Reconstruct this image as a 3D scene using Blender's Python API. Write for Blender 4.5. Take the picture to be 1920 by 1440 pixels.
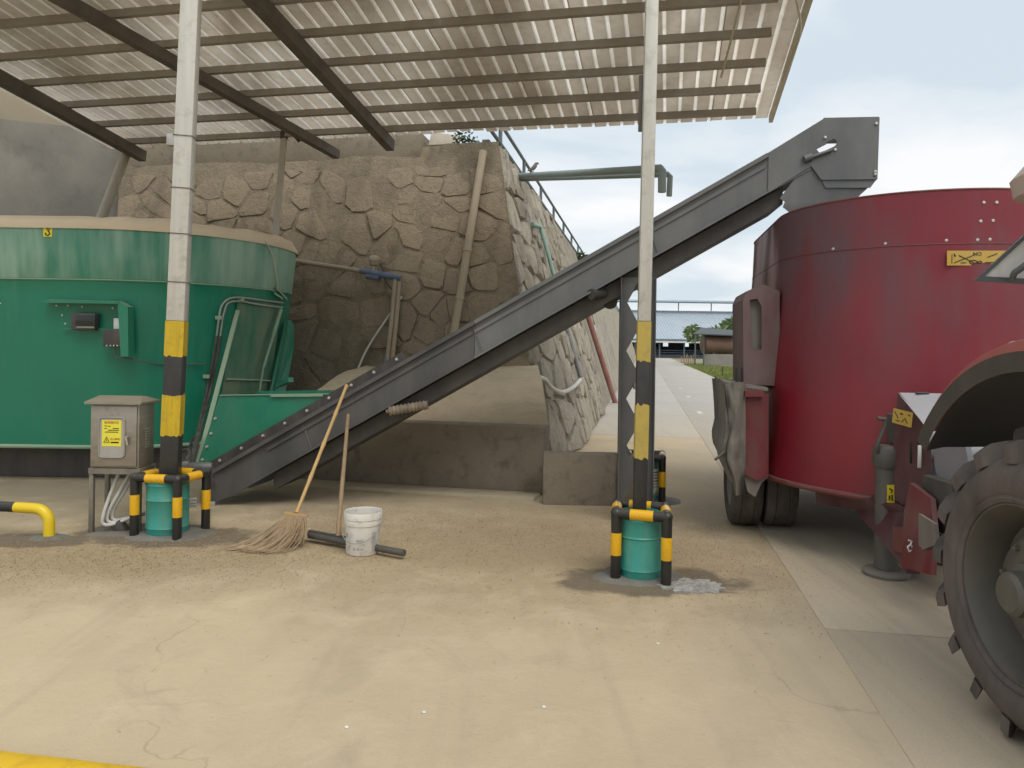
import bpy, bmesh, math, random
from mathutils import Vector, Matrix, noise
from mathutils.geometry import tessellate_polygon

random.seed(7)
R = math.radians
sc = bpy.context.scene
col = sc.collection
for o in list(bpy.data.objects):
    bpy.data.objects.remove(o)

# ------------------------------------------------------------------ camera
CAM_Z, F, CX, CY, ROLL = 1.6, 1400.0, 960.0, 649.0, 0.014
cam_d = bpy.data.cameras.new('camera')
cam_d.sensor_width = 36.0
cam_d.lens = 36.0 * F / 1920.0
cam_d.shift_y = -(720.0 - CY) / 1920.0
cam_d.clip_start = 0.05
cam_d.clip_end = 3000.0
cam = bpy.data.objects.new('camera', cam_d)
col.objects.link(cam)
cam.matrix_world = Matrix.Translation((0, 0, CAM_Z)) @ Matrix.Rotation(R(90), 4, 'X') @ Matrix.Rotation(ROLL, 4, 'Z')
sc.camera = cam

# ------------------------------------------------------------------ sky, sun, exposure
SUN_EL, SUN_AZ = 56.0, 152.0          # azimuth clockwise from +Y: behind the viewer, to the right
world = bpy.data.worlds.new('World')
sc.world = world
world.use_nodes = True
wn, wl = world.node_tree.nodes, world.node_tree.links
wn.clear()
w_out = wn.new('ShaderNodeOutputWorld')
w_bg = wn.new('ShaderNodeBackground')
w_bg.inputs['Strength'].default_value = 0.10
sky = wn.new('ShaderNodeTexSky')
sky.sky_type = 'NISHITA'
sky.sun_disc = False
sky.sun_elevation = R(SUN_EL)
sky.sun_rotation = R(SUN_AZ)
sky.air_density = 1.2
sky.dust_density = 2.5
w_tc = wn.new('ShaderNodeTexCoord')
w_sep = wn.new('ShaderNodeSeparateXYZ')
wl.new(w_tc.outputs['Generated'], w_sep.inputs[0])
w_h = wn.new('ShaderNodeMath'); w_h.operation = 'ADD'; w_h.inputs[1].default_value = 0.22
w_ab = wn.new('ShaderNodeMath'); w_ab.operation = 'ABSOLUTE'
wl.new(w_sep.outputs['Z'], w_ab.inputs[0]); wl.new(w_ab.outputs[0], w_h.inputs[0])
w_dx = wn.new('ShaderNodeMath'); w_dx.operation = 'DIVIDE'
w_dy = wn.new('ShaderNodeMath'); w_dy.operation = 'DIVIDE'
wl.new(w_sep.outputs['X'], w_dx.inputs[0]); wl.new(w_h.outputs[0], w_dx.inputs[1])
wl.new(w_sep.outputs['Y'], w_dy.inputs[0]); wl.new(w_h.outputs[0], w_dy.inputs[1])
w_cmb = wn.new('ShaderNodeCombineXYZ')
wl.new(w_dx.outputs[0], w_cmb.inputs[0]); wl.new(w_dy.outputs[0], w_cmb.inputs[1])
w_n = wn.new('ShaderNodeTexNoise')
w_n.inputs['Scale'].default_value = 1.15
w_n.inputs['Detail'].default_value = 6.0
w_n.inputs['Roughness'].default_value = 0.48
w_n.inputs['Distortion'].default_value = 0.35
wl.new(w_cmb.outputs[0], w_n.inputs['Vector'])
w_r = wn.new('ShaderNodeValToRGB')
w_r.color_ramp.elements[0].position = 0.41
w_r.color_ramp.elements[0].color = (6.3, 7.2, 7.9, 1)
w_r.color_ramp.elements[1].position = 0.59
w_r.color_ramp.elements[1].color = (9.2, 9.3, 9.4, 1)
wl.new(w_n.outputs['Fac'], w_r.inputs[0])
w_m = wn.new('ShaderNodeMixRGB')
w_m.inputs[0].default_value = 0.93
wl.new(sky.outputs[0], w_m.inputs[1]); wl.new(w_r.outputs[0], w_m.inputs[2])
wl.new(w_m.outputs[0], w_bg.inputs['Color'])
wl.new(w_bg.outputs[0], w_out.inputs['Surface'])

sun_d = bpy.data.lights.new('sun', 'SUN')
sun_d.energy = 1.5
sun_d.angle = R(38)
sun_d.color = (1.0, 0.95, 0.87)
sun = bpy.data.objects.new('sun', sun_d)
col.objects.link(sun)
_sd = Vector((math.sin(R(SUN_AZ)) * math.cos(R(SUN_EL)), math.cos(R(SUN_AZ)) * math.cos(R(SUN_EL)), math.sin(R(SUN_EL))))
sun.rotation_euler = (-_sd).to_track_quat('-Z', 'Y').to_euler()
sun.location = (4, -6, 14)

sc.view_settings.view_transform = 'Standard'
sc.view_settings.look = 'None'
sc.view_settings.exposure = 0.15
sc.view_settings.gamma = 1.0
sc.view_settings.use_curve_mapping = False
sc.render.engine = 'CYCLES'
sc.cycles.use_denoising = True
sc.cycles.use_adaptive_sampling = True
sc.cycles.adaptive_threshold = 0.03
sc.cycles.max_bounces = 7
sc.cycles.diffuse_bounces = 4
sc.cycles.glossy_bounces = 3
sc.cycles.transmission_bounces = 4
sc.cycles.caustics_reflective = False
sc.cycles.caustics_refractive = False

# ------------------------------------------------------------------ measuring helpers (pixels of the 1920 x 1440 photograph)
CAMP = Vector((0, 0, CAM_Z))
_rt = Vector((math.cos(ROLL), 0, math.sin(ROLL)))
_up = Vector((-math.sin(ROLL), 0, math.cos(ROLL)))
def ray(x, y):
    return Vector((0, 1, 0)) + _rt * ((x - CX) / F) + _up * ((CY - y) / F)
def P(x, y, Y):
    return CAMP + ray(x, y) * Y
def G(x, y, z=0.0):
    d = ray(x, y)
    return CAMP + d * ((z - CAM_Z) / d.z)
def PL(x, y, p0, n):
    d = ray(x, y)
    return CAMP + d * ((Vector(p0) - CAMP).dot(n) / d.dot(n))
TH = R(10)
AX = Vector((math.sin(TH), math.cos(TH), 0))      # along the road, away from the viewer
BX = Vector((math.cos(TH), -math.sin(TH), 0))     # across it, to the right
UZ = Vector((0, 0, 1))
def V(x, y, z=0.0):
    return Vector((x, y, z))

# ------------------------------------------------------------------ materials
MATS = {}
def nodes_of(name):
    m = bpy.data.materials.new(name)
    m.use_nodes = True
    nt = m.node_tree
    nt.nodes.clear()
    out = nt.nodes.new('ShaderNodeOutputMaterial')
    b = nt.nodes.new('ShaderNodeBsdfPrincipled')
    nt.links.new(b.outputs[0], out.inputs['Surface'])
    return m, nt, b
def mapped(nt, scale=(1, 1, 1), coord='Object'):
    if coord == 'World':
        g = nt.nodes.new('ShaderNodeNewGeometry'); o = g.outputs['Position']
    else:
        g = nt.nodes.new('ShaderNodeTexCoord'); o = g.outputs[coord]
    mp = nt.nodes.new('ShaderNodeMapping')
    mp.inputs['Scale'].default_value = scale
    nt.links.new(o, mp.inputs['Vector'])
    return mp.outputs[0]
def noise_n(nt, vec, scale, detail=5, rough=0.55, dist=0.0):
    n = nt.nodes.new('ShaderNodeTexNoise')
    n.inputs['Scale'].default_value = scale
    n.inputs['Detail'].default_value = detail
    n.inputs['Roughness'].default_value = rough
    n.inputs['Distortion'].default_value = dist
    nt.links.new(vec, n.inputs['Vector'])
    return n.outputs['Fac']
def ramp_n(nt, fac, lo, hi, c0=(0, 0, 0), c1=(1, 1, 1)):
    r = nt.nodes.new('ShaderNodeValToRGB')
    r.color_ramp.elements[0].position = lo; r.color_ramp.elements[1].position = hi
    r.color_ramp.elements[0].color = (*c0, 1); r.color_ramp.elements[1].color = (*c1, 1)
    nt.links.new(fac, r.inputs[0])
    return r.outputs[0]
def math_n(nt, op, a, b_=None):
    m = nt.nodes.new('ShaderNodeMath'); m.operation = op
    for i, v in enumerate((a, b_)):
        if v is None: continue
        if isinstance(v, (int, float)): m.inputs[i].default_value = v
        else: nt.links.new(v, m.inputs[i])
    return m.outputs[0]
def mix_n(nt, fac, c0, c1):
    m = nt.nodes.new('ShaderNodeMixRGB')
    for i, v in enumerate((fac, c0, c1)):
        if isinstance(v, (int, float)): m.inputs[i].default_value = v
        elif isinstance(v, tuple): m.inputs[i].default_value = (*v, 1)
        else: nt.links.new(v, m.inputs[i])
    return m.outputs[0]
def bump_n(nt, b, h, strength, dist=0.02):
    n = nt.nodes.new('ShaderNodeBump')
    n.inputs['Strength'].default_value = strength
    n.inputs['Distance'].default_value = dist
    nt.links.new(h, n.inputs['Height'])
    nt.links.new(n.outputs[0], b.inputs['Normal'])
def mat(name, c1, c2=None, scale=4.0, rough=0.6, metal=0.0, bump=0.0, bscale=30.0, stretch=(1, 1, 1),
        dust=None, dust_all=0.0, dust_up=0.0, grime=None, grime_amt=0.0, rvar=0.12, coord='Object', bdist=0.01, spec=0.5):
    if name in MATS: return MATS[name]
    m, nt, b = nodes_of(name)
    if c2 is None: c2 = tuple(v * 0.8 for v in c1)
    vec = mapped(nt, stretch, coord)
    n1 = noise_n(nt, vec, scale, 6, 0.6, 0.2)
    c = mix_n(nt, ramp_n(nt, n1, 0.3, 0.7), c1, c2)
    if grime:
        ng = noise_n(nt, mapped(nt, (1, 1, 1), coord), scale * 2.7, 7, 0.68, 0.4)
        c = mix_n(nt, math_n(nt, 'MULTIPLY', ramp_n(nt, ng, 0.52, 0.72), grime_amt), c, grime)
    if dust:
        nd = noise_n(nt, mapped(nt, (1, 1, 0.35), coord), scale * 1.3 + 1.0, 6, 0.62)
        fac = math_n(nt, 'MULTIPLY', ramp_n(nt, nd, 0.32, 0.72), dust_all)
        if dust_up:
            g = nt.nodes.new('ShaderNodeNewGeometry')
            s = nt.nodes.new('ShaderNodeSeparateXYZ'); nt.links.new(g.outputs['Normal'], s.inputs[0])
            u = math_n(nt, 'MULTIPLY', ramp_n(nt, s.outputs['Z'], 0.25, 0.9), dust_up)
            fac = math_n(nt, 'MAXIMUM', fac, u)
        c = mix_n(nt, fac, c, dust)
        rr = math_n(nt, 'MULTIPLY_ADD', fac, 0.9 - rough)
        rr.node.inputs[2].default_value = rough
        nt.links.new(rr, b.inputs['Roughness'])
    else:
        r2 = math_n(nt, 'MULTIPLY_ADD', n1, rvar); r2.node.inputs[2].default_value = rough - rvar / 2
        nt.links.new(r2, b.inputs['Roughness'])
    nt.links.new(c, b.inputs['Base Color'])
    b.inputs['Metallic'].default_value = metal
    b.inputs['Specular IOR Level'].default_value = spec
    if bump:
        bump_n(nt, b, noise_n(nt, mapped(nt, (1, 1, 1), coord), bscale, 6, 0.6), bump, bdist)
    MATS[name] = m
    return m
DUST = (0.50, 0.42, 0.29)

# ------------------------------------------------------------------ mesh building
class MB:
    def __init__(s): s.v, s.f = [], []
    def add(s, vs, fs):
        o = len(s.v); s.v += [Vector(q) for q in vs]; s.f += [tuple(i + o for i in f) for f in fs]; return s
    def box(s, c, size, ax=None, bev=0.0):
        ax = ax or (V(1, 0, 0), V(0, 1, 0), UZ)
        c = Vector(c); hx, hy, hz = (q / 2 for q in size)
        if bev <= 0:
            vs = [c + ax[0] * (hx * i) + ax[1] * (hy * j) + ax[2] * (hz * k) for i in (-1, 1) for j in (-1, 1) for k in (-1, 1)]
            fs = [(0, 1, 3, 2), (4, 6, 7, 5), (0, 4, 5, 1), (2, 3, 7, 6), (0, 2, 6, 4), (1, 5, 7, 3)]
            return s.add(vs, fs)
        bm = bmesh.new(); bmesh.ops.create_cube(bm, size=1.0)
        for q in bm.verts: q.co = Vector((q.co.x * size[0], q.co.y * size[1], q.co.z * size[2]))
        bmesh.ops.bevel(bm, geom=bm.edges[:], offset=min(bev, min(size) * 0.45), segments=2, profile=0.5, affect='EDGES')
        bm.verts.index_update()
        s.add([c + ax[0] * q.co.x + ax[1] * q.co.y + ax[2] * q.co.z for q in bm.verts], [tuple(w.index for w in f.verts) for f in bm.faces])
        bm.free(); return s
    def bar(s, p, q, w, h, up=UZ, bev=0.0):
        p, q = Vector(p), Vector(q); d = q - p; L = d.length; d.normalize()
        sd = d.cross(up); sd = sd.normalized() if sd.length > 1e-5 else V(1, 0, 0)
        u = sd.cross(d).normalized()
        return s.box((p + q) / 2, (L, w, h), (d, sd, u), bev)
    def tube(s, pts, r, n=10, cap=True, closed=False):
        pts = [Vector(q) for q in pts]; m = len(pts)
        rs = r if isinstance(r, (list, tuple)) else [r] * m
        o = len(s.v); prev = None
        for i, q in enumerate(pts):
            if closed: d = pts[(i + 1) % m] - pts[i - 1]
            else: d = pts[min(i + 1, m - 1)] - pts[max(i - 1, 0)]
            d.normalize()
            if prev is None:
                a = d.cross(UZ)
                if a.length < 1e-3: a = d.cross(V(1, 0, 0))
            else: a = prev - d * prev.dot(d)
            a.normalize(); prev = a; c = d.cross(a)
            for k in range(n):
                t = 2 * math.pi * k / n
                s.v.append(q + (a * math.cos(t) + c * math.sin(t)) * rs[i])
        for i in range(m if closed else m - 1):
            j = (i + 1) % m
            for k in range(n):
                l = (k + 1) % n
                s.f.append((o + i * n + k, o + i * n + l, o + j * n + l, o + j * n + k))
        if cap and not closed:
            s.f.append(tuple(o + k for k in range(n))[::-1])
            s.f.append(tuple(o + (m - 1) * n + k for k in range(n)))
        return s
    def lathe(s, prof, c, axis=UZ, n=32, close=False):
        c = Vector(c); axis = Vector(axis).normalized()
        a = axis.cross(V(0, 1, 0)); a = a if a.length > 1e-3 else axis.cross(V(1, 0, 0)); a.normalize(); e = axis.cross(a)
        o = len(s.v); m = len(prof)
        for rr, h in prof:
            for k in range(n):
                t = 2 * math.pi * k / n
                s.v.append(c + axis * h + (a * math.cos(t) + e * math.sin(t)) * rr)
        for i in range(m if close else m - 1):
            j = (i + 1) % m
            for k in range(n):
                l = (k + 1) % n
                s.f.append((o + i * n + k, o + i * n + l, o + j * n + l, o + j * n + k))
        return s
    def prism(s, poly, d, holes=()):
        d = Vector(d); loops = [[Vector(q) for q in poly]] + [[Vector(q) for q in h] for h in holes]
        tris = tessellate_polygon(loops); flat = [q for l in loops for q in l]; o = len(s.v); n = len(flat)
        s.v += flat + [q + d for q in flat]
        for t in tris:
            s.f.append((o + t[0], o + t[1], o + t[2])); s.f.append((o + n + t[2], o + n + t[1], o + n + t[0]))
        st = 0
        for l in loops:
            for i in range(len(l)):
                j = (i + 1) % len(l)
                s.f.append((o + st + i, o + st + j, o + n + st + j, o + n + st + i))
            st += len(l)
        return s
    def grid(s, fn, nu, nv):
        o = len(s.v)
        for i in range(nu + 1):
            for j in range(nv + 1): s.v.append(Vector(fn(i / nu, j / nv)))
        for i in range(nu):
            for j in range(nv):
                k = o + i * (nv + 1) + j
                s.f.append((k, k + nv + 1, k + nv + 2, k + 1))
        return s
    def loft(s, rings, closed=True):
        o = len(s.v); n = len(rings[0])
        for r_ in rings: s.v += [Vector(q) for q in r_]
        for i in range(len(rings) - 1):
            for k in range(n if closed else n - 1):
                l = (k + 1) % n
                s.f.append((o + i * n + k, o + i * n + l, o + (i + 1) * n + l, o + (i + 1) * n + k))
        return s
    def mesh(s, name, mt, off=V(0, 0, 0), angle=38, fix=True):
        me = bpy.data.meshes.new(name)
        me.from_pydata([tuple(q - off) for q in s.v], [], s.f)
        if fix:
            bm = bmesh.new(); bm.from_mesh(me); bmesh.ops.recalc_face_normals(bm, faces=bm.faces[:]); bm.to_mesh(me); bm.free()
        me.shade_smooth(); me.set_sharp_from_angle(angle=R(angle))
        for q in (mt if isinstance(mt, (list, tuple)) else [mt]): me.materials.append(q)
        return me
    def build(s, name, mt, parent=None, angle=38, fix=True, org=None):
        off = wpos(parent) if parent else Vector(org) if org is not None else V(0, 0, 0)
        ob = bpy.data.objects.new(name, s.mesh(name, mt, off, angle, fix))
        col.objects.link(ob)
        if parent: ob.parent = parent
        elif org is not None: ob.location = off
        return ob
def wpos(o):
    p = V(0, 0, 0)
    while o: p = p + o.location; o = o.parent
    return p
def tag(o, label=None, cat=None, group=None, kind=None):
    if label: o['label'] = label
    if cat: o['category'] = cat
    if group: o['group'] = group
    if kind: o['kind'] = kind
    return o
def thing(name, loc, label, cat, group=None):
    o = bpy.data.objects.new(name, None); o.empty_display_size = 0.2
    o.location = loc; col.objects.link(o)
    return tag(o, label, cat, group)
def stamp(name, me, loc, parent, rot=None):
    o = bpy.data.objects.new(name, me); col.objects.link(o)
    o.parent = parent; o.location = Vector(loc) - wpos(parent)
    if rot is not None: o.rotation_euler = rot
    return o
def copy_tree(o, parent=None):
    c = o.copy(); col.objects.link(c); c.parent = parent
    for ch in list(o.children): copy_tree(ch, c)
    return c
def arc(c, r, a0, a1, n, u, w):
    c = Vector(c)
    return [c + u * (r * math.cos(a0 + (a1 - a0) * i / n)) + w * (r * math.sin(a0 + (a1 - a0) * i / n)) for i in range(n + 1)]
def bez(pts, n=10):
    """smooth path through points (Catmull-Rom)"""
    pts = [Vector(q) for q in pts]; out = []
    for i in range(len(pts) - 1):
        p0, p1, p2, p3 = pts[max(i - 1, 0)], pts[i], pts[i + 1], pts[min(i + 2, len(pts) - 1)]
        for k in range(n):
            t = k / n
            out.append(0.5 * ((2 * p1) + (p2 - p0) * t + (2 * p0 - 5 * p1 + 4 * p2 - p3) * t * t + (3 * p1 - p0 - 3 * p2 + p3) * t ** 3))
    return out + [pts[-1]]
def text_mesh(txt, size, mt, depth=0.0006):
    cu = bpy.data.curves.new('lettering', 'FONT'); cu.body = txt; cu.size = size; cu.extrude = depth
    cu.align_x = 'CENTER'; cu.align_y = 'CENTER'
    ob = bpy.data.objects.new('lettering_tmp', cu); col.objects.link(ob)
    dg = bpy.context.evaluated_depsgraph_get(); dg.update()
    me = bpy.data.meshes.new_from_object(ob.evaluated_get(dg))
    bpy.data.objects.remove(ob); bpy.data.curves.remove(cu)
    me.materials.clear(); me.materials.append(mt)
    return me
# ------------------------------------------------------------------ ground, yard, road
def ground_mat():
    m, nt, b = nodes_of('dusty_yard_concrete')
    pos = mapped(nt, (1, 1, 1), 'World')
    big = noise_n(nt, pos, 0.45, 5, 0.55, 0.6)
    c = mix_n(nt, ramp_n(nt, big, 0.32, 0.68), (0.585, 0.472, 0.315), (0.46, 0.368, 0.245))
    mid = noise_n(nt, pos, 2.6, 6, 0.62, 0.4)
    c = mix_n(nt, math_n(nt, 'MULTIPLY', ramp_n(nt, mid, 0.5, 0.78), 0.55), c, (0.62, 0.51, 0.35))
    sm = noise_n(nt, pos, 1.1, 7, 0.7, 1.2)
    c = mix_n(nt, math_n(nt, 'MULTIPLY', ramp_n(nt, sm, 0.55, 0.72), 0.38), c, (0.33, 0.28, 0.205))
    # swept, bare grey concrete between the wheel tracks
    sep = nt.nodes.new('ShaderNodeSeparateXYZ'); nt.links.new(pos, sep.inputs[0])
    gx = math_n(nt, 'MULTIPLY_ADD', sep.outputs['Y'], -0.1763); gx.node.inputs[2].default_value = 0.0
    lat = math_n(nt, 'ADD', sep.outputs['X'], gx)
    lat = math_n(nt, 'ADD', lat, math_n(nt, 'MULTIPLY', big, 1.5))
    c = mix_n(nt, math_n(nt, 'MULTIPLY', ramp_n(nt, math_n(nt, 'MULTIPLY', lat, 0.25), 0.20, 0.52), 0.65), c, (0.42, 0.36, 0.28))
    # trodden feed litter: brown crumbs in a band across the yard
    def blob(cx, cy, rx, ry):
        dx = math_n(nt, 'DIVIDE', math_n(nt, 'SUBTRACT', sep.outputs['X'], cx), rx)
        dy = math_n(nt, 'DIVIDE', math_n(nt, 'SUBTRACT', sep.outputs['Y'], cy), ry)
        d = math_n(nt, 'SQRT', math_n(nt, 'ADD', math_n(nt, 'MULTIPLY', dx, dx), math_n(nt, 'MULTIPLY', dy, dy)))
        d = math_n(nt, 'ADD', d, math_n(nt, 'MULTIPLY_ADD', mid, 0.9)); d.node.inputs[1].default_value = 0
        return d
    def zone(cx, cy, rx, ry):
        dx = math_n(nt, 'DIVIDE', math_n(nt, 'SUBTRACT', sep.outputs['X'], cx), rx)
        dy = math_n(nt, 'DIVIDE', math_n(nt, 'SUBTRACT', sep.outputs['Y'], cy), ry)
        d = math_n(nt, 'SQRT', math_n(nt, 'ADD', math_n(nt, 'MULTIPLY', dx, dx), math_n(nt, 'MULTIPLY', dy, dy)))
        d = math_n(nt, 'ADD', d, math_n(nt, 'MULTIPLY', mid, 1.1))
        return math_n(nt, 'SUBTRACT', 1.0, ramp_n(nt, math_n(nt, 'MULTIPLY', d, 0.5), 0.40, 0.86))
    z = math_n(nt, 'MAXIMUM', zone(0.2, 5.9, 2.9, 1.6), zone(-3.0, 5.5, 2.2, 1.0))
    fine = noise_n(nt, pos, 46.0, 4, 0.7)
    fine2 = noise_n(nt, pos, 14.0, 6, 0.72)
    spk = math_n(nt, 'MULTIPLY', math_n(nt, 'MULTIPLY', ramp_n(nt, fine, 0.50, 0.62), ramp_n(nt, fine2, 0.42, 0.62)), z)
    c = mix_n(nt, math_n(nt, 'MULTIPLY', z, 0.82), c, (0.35, 0.265, 0.16))
    flr = zone(-5.0, 7.9, 3.4, 1.5)  # floor by the green mixer: damp dirt plus shade put into the colour
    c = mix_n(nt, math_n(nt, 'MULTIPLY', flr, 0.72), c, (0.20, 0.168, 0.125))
    c = mix_n(nt, math_n(nt, 'MULTIPLY', spk, 0.75), c, (0.17, 0.125, 0.065))
    # damp dark patches by the posts
    wet = math_n(nt, 'MAXIMUM', zone(0.98, 5.12, 0.80, 0.40), math_n(nt, 'MAXIMUM', zone(-2.85, 6.12, 0.95, 0.42), zone(-3.85, 5.95, 0.8, 0.25)))
    wet = ramp_n(nt, math_n(nt, 'ADD', wet, math_n(nt, 'MULTIPLY', fine2, 0.25)), 0.45, 0.66)
    c = mix_n(nt, math_n(nt, 'MULTIPLY', wet, 0.78), c, (0.12, 0.10, 0.075))
    mp2 = nt.nodes.new('ShaderNodeMapping')
    mp2.inputs['Rotation'].default_value = (0, 0, TH); mp2.inputs['Scale'].default_value = (5, 0.3, 1)
    nt.links.new(pos, mp2.inputs['Vector'])
    trk = noise_n(nt, mp2.outputs[0], 1.0, 5, 0.62)
    c = mix_n(nt, math_n(nt, 'MULTIPLY', ramp_n(nt, trk, 0.54, 0.70), 0.22), c, (0.34, 0.28, 0.205))
    wp = nt.nodes.new('ShaderNodeVectorMath'); wp.operation = 'MULTIPLY_ADD'
    nv = nt.nodes.new('ShaderNodeTexNoise'); nv.inputs['Scale'].default_value = 1.6; nv.inputs['Detail'].default_value = 5
    nt.links.new(pos, nv.inputs['Vector']); nt.links.new(nv.outputs['Color'], wp.inputs[0]); wp.inputs[1].default_value = (0.9, 0.9, 0); nt.links.new(pos, wp.inputs[2])
    vc = nt.nodes.new('ShaderNodeTexVoronoi'); vc.feature = 'DISTANCE_TO_EDGE'; vc.inputs['Scale'].default_value = 0.42
    nt.links.new(wp.outputs[0], vc.inputs['Vector'])
    crack = math_n(nt, 'SUBTRACT', 1.0, ramp_n(nt, vc.outputs['Distance'], 0.0006, 0.0026))
    crack = math_n(nt, 'MULTIPLY', crack, ramp_n(nt, noise_n(nt, pos, 0.9, 2, 0.5), 0.54, 0.64))
    c = mix_n(nt, math_n(nt, 'MULTIPLY', crack, 0.38), c, (0.22, 0.175, 0.12))
    grain = noise_n(nt, pos, 120.0, 3, 0.6)
    c = mix_n(nt, math_n(nt, 'MULTIPLY', ramp_n(nt, grain, 0.5, 0.75), 0.22), c, (0.30, 0.24, 0.15))
    nt.links.new(c, b.inputs['Base Color'])
    b.inputs['Roughness'].default_value = 0.92
    b.inputs['Specular IOR Level'].default_value = 0.2
    hh = math_n(nt, 'ADD', math_n(nt, 'MULTIPLY', fine2, 1.0), math_n(nt, 'MULTIPLY', mid, 1.5))
    bump_n(nt, b, hh, 0.35, 0.018)
    return m
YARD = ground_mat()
def slab_mat():
    m, nt, b = nodes_of('worn_road_concrete')
    pos = mapped(nt, (1, 1, 1), 'World')
    big = noise_n(nt, pos, 0.35, 5, 0.55, 0.5)
    c = mix_n(nt, ramp_n(nt, big, 0.34, 0.66), (0.46, 0.385, 0.285), (0.50, 0.42, 0.305))
    mp = nt.nodes.new('ShaderNodeMapping')
    mp.inputs['Rotation'].default_value = (0, 0, TH); mp.inputs['Scale'].default_value = (7, 0.22, 1)
    g = nt.nodes.new('ShaderNodeNewGeometry'); nt.links.new(g.outputs['Position'], mp.inputs['Vector'])
    trk = noise_n(nt, mp.outputs[0], 1.0, 5, 0.6)
    c = mix_n(nt, math_n(nt, 'MULTIPLY', ramp_n(nt, trk, 0.48, 0.72), 0.42), c, (0.27, 0.245, 0.205))
    mid = noise_n(nt, pos, 3.0, 6, 0.65)
    c = mix_n(nt, math_n(nt, 'MULTIPLY', ramp_n(nt, mid, 0.46, 0.76), 0.5), c, (0.47, 0.41, 0.31))
    fine = noise_n(nt, pos, 90.0, 4, 0.65)
    c = mix_n(nt, math_n(nt, 'MULTIPLY', ramp_n(nt, fine, 0.5, 0.72), 0.28), c, (0.25, 0.22, 0.17))
    sp = nt.nodes.new('ShaderNodeSeparateXYZ'); nt.links.new(pos, sp.inputs[0])
    far = ramp_n(nt, math_n(nt, 'DIVIDE', sp.outputs['Y'], 40.0), 0.2, 0.55)
    c = mix_n(nt, math_n(nt, 'MULTIPLY', far, 0.8), c, mix_n(nt, mid, (0.40, 0.39, 0.37), (0.48, 0.465, 0.44)))
    nt.links.new(c, b.inputs['Base Color'])
    b.inputs['Roughness'].default_value = 0.88
    b.inputs['Specular IOR Level'].default_value = 0.25
    bump_n(nt, b, math_n(nt, 'ADD', fine, mid), 0.25, 0.008)
    return m
SLAB = slab_mat()
EARTH = mat('dry_earth', (0.30, 0.27, 0.17), (0.20, 0.20, 0.10), 0.05, 0.95, coord='World', bump=0.4, bscale=3, bdist=0.05)
g = MB().add([(-900, -700, -0.05), (900, -700, -0.05), (900, 1500, -0.05), (-900, 1500, -0.05)], [(0, 1, 2, 3)]).build('ground', EARTH)
tag(g, 'dry earth plain reaching the horizon', kind='structure')
y0 = V(-16, -12)
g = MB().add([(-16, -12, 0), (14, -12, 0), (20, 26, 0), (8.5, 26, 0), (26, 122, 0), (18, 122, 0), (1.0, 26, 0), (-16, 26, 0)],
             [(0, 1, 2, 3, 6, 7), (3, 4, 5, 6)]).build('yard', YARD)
tag(g, 'dust covered concrete yard floor', kind='structure')
J = G(1545, 1180)
road = MB().box(J + AX * 45 + BX * 1.0 + V(0, 0, -0.06), (0.4, 30, 0.05), (BX, AX, UZ)).build('road', SLAB, org=J)
tag(road, 'pale concrete road in cast slabs beside the stone wall', kind='structure')
def slab(b0, b1, s0, s1):
    gp = 0.006
    mb = MB().box(J + BX * ((b0 + b1) / 2) + AX * ((s0 + s1) / 2) + V(0, 0, -0.04), (b1 - b0 - 2 * gp, s1 - s0 - 2 * gp, 0.092 + random.uniform(-.001, .001)), (BX, AX, UZ), 0.004)
    mb.build('slab', SLAB, road)
LS = 4.6
for k in range(-3, 7):
    for b0, b1 in ((0, 2.85), (2.85, 5.7), (5.7, 8.6)):
        slab(b0, b1, k * LS, (k + 1) * LS)
for k in range(2, 25):
    slab(-2.35, 0, k * LS, (k + 1) * LS)
    if k > 6: slab(0, 2.85, k * LS, (k + 1) * LS)
WHITE_LINE = mat('worn_white_paint', (0.72, 0.71, 0.66), (0.45, 0.42, 0.36), 9, 0.8)
for (x, y, x2, y2) in ((1328, 803, 1352, 812), (1286, 742, 1296, 746), (1306, 771, 1318, 776), (1272, 727, 1279, 729)):
    p, q = G(x, y, 0.010), G(x2, y2, 0.010)
    c_ = (p + q) / 2
    MB().box(c_, (0.12, 0.75, 0.002), (BX, AX, UZ)).build('lane_dash', WHITE_LINE, road)

# grass verge beyond the yard (nobody could count the blades)
GRASS = mat('verge_grass', (0.16, 0.22, 0.055), (0.26, 0.27, 0.09), 0.8, 0.9, coord='World')
mb = MB()
for i in range(9000):
    s = random.uniform(25, 72); bb = 2.95 + abs(random.gauss(0, 1)) * 3.2 * min(1, (s - 24) / 9)
    p = J + BX * bb + AX * s; p.z = -0.05
    h = random.uniform(.05, .24); a_ = random.uniform(0, 3.1416); w = random.uniform(.03, .09)
    d = V(math.cos(a_), math.sin(a_)) * w
    mb.add([p - d, p + d, p + V(random.uniform(-.06, .06), random.uniform(-.06, .06), h)], [(0, 1, 2)])
tag(mb.build('grass', GRASS, fix=False), 'green grass verge along the right edge of the road', 'grass', kind='stuff')

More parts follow.
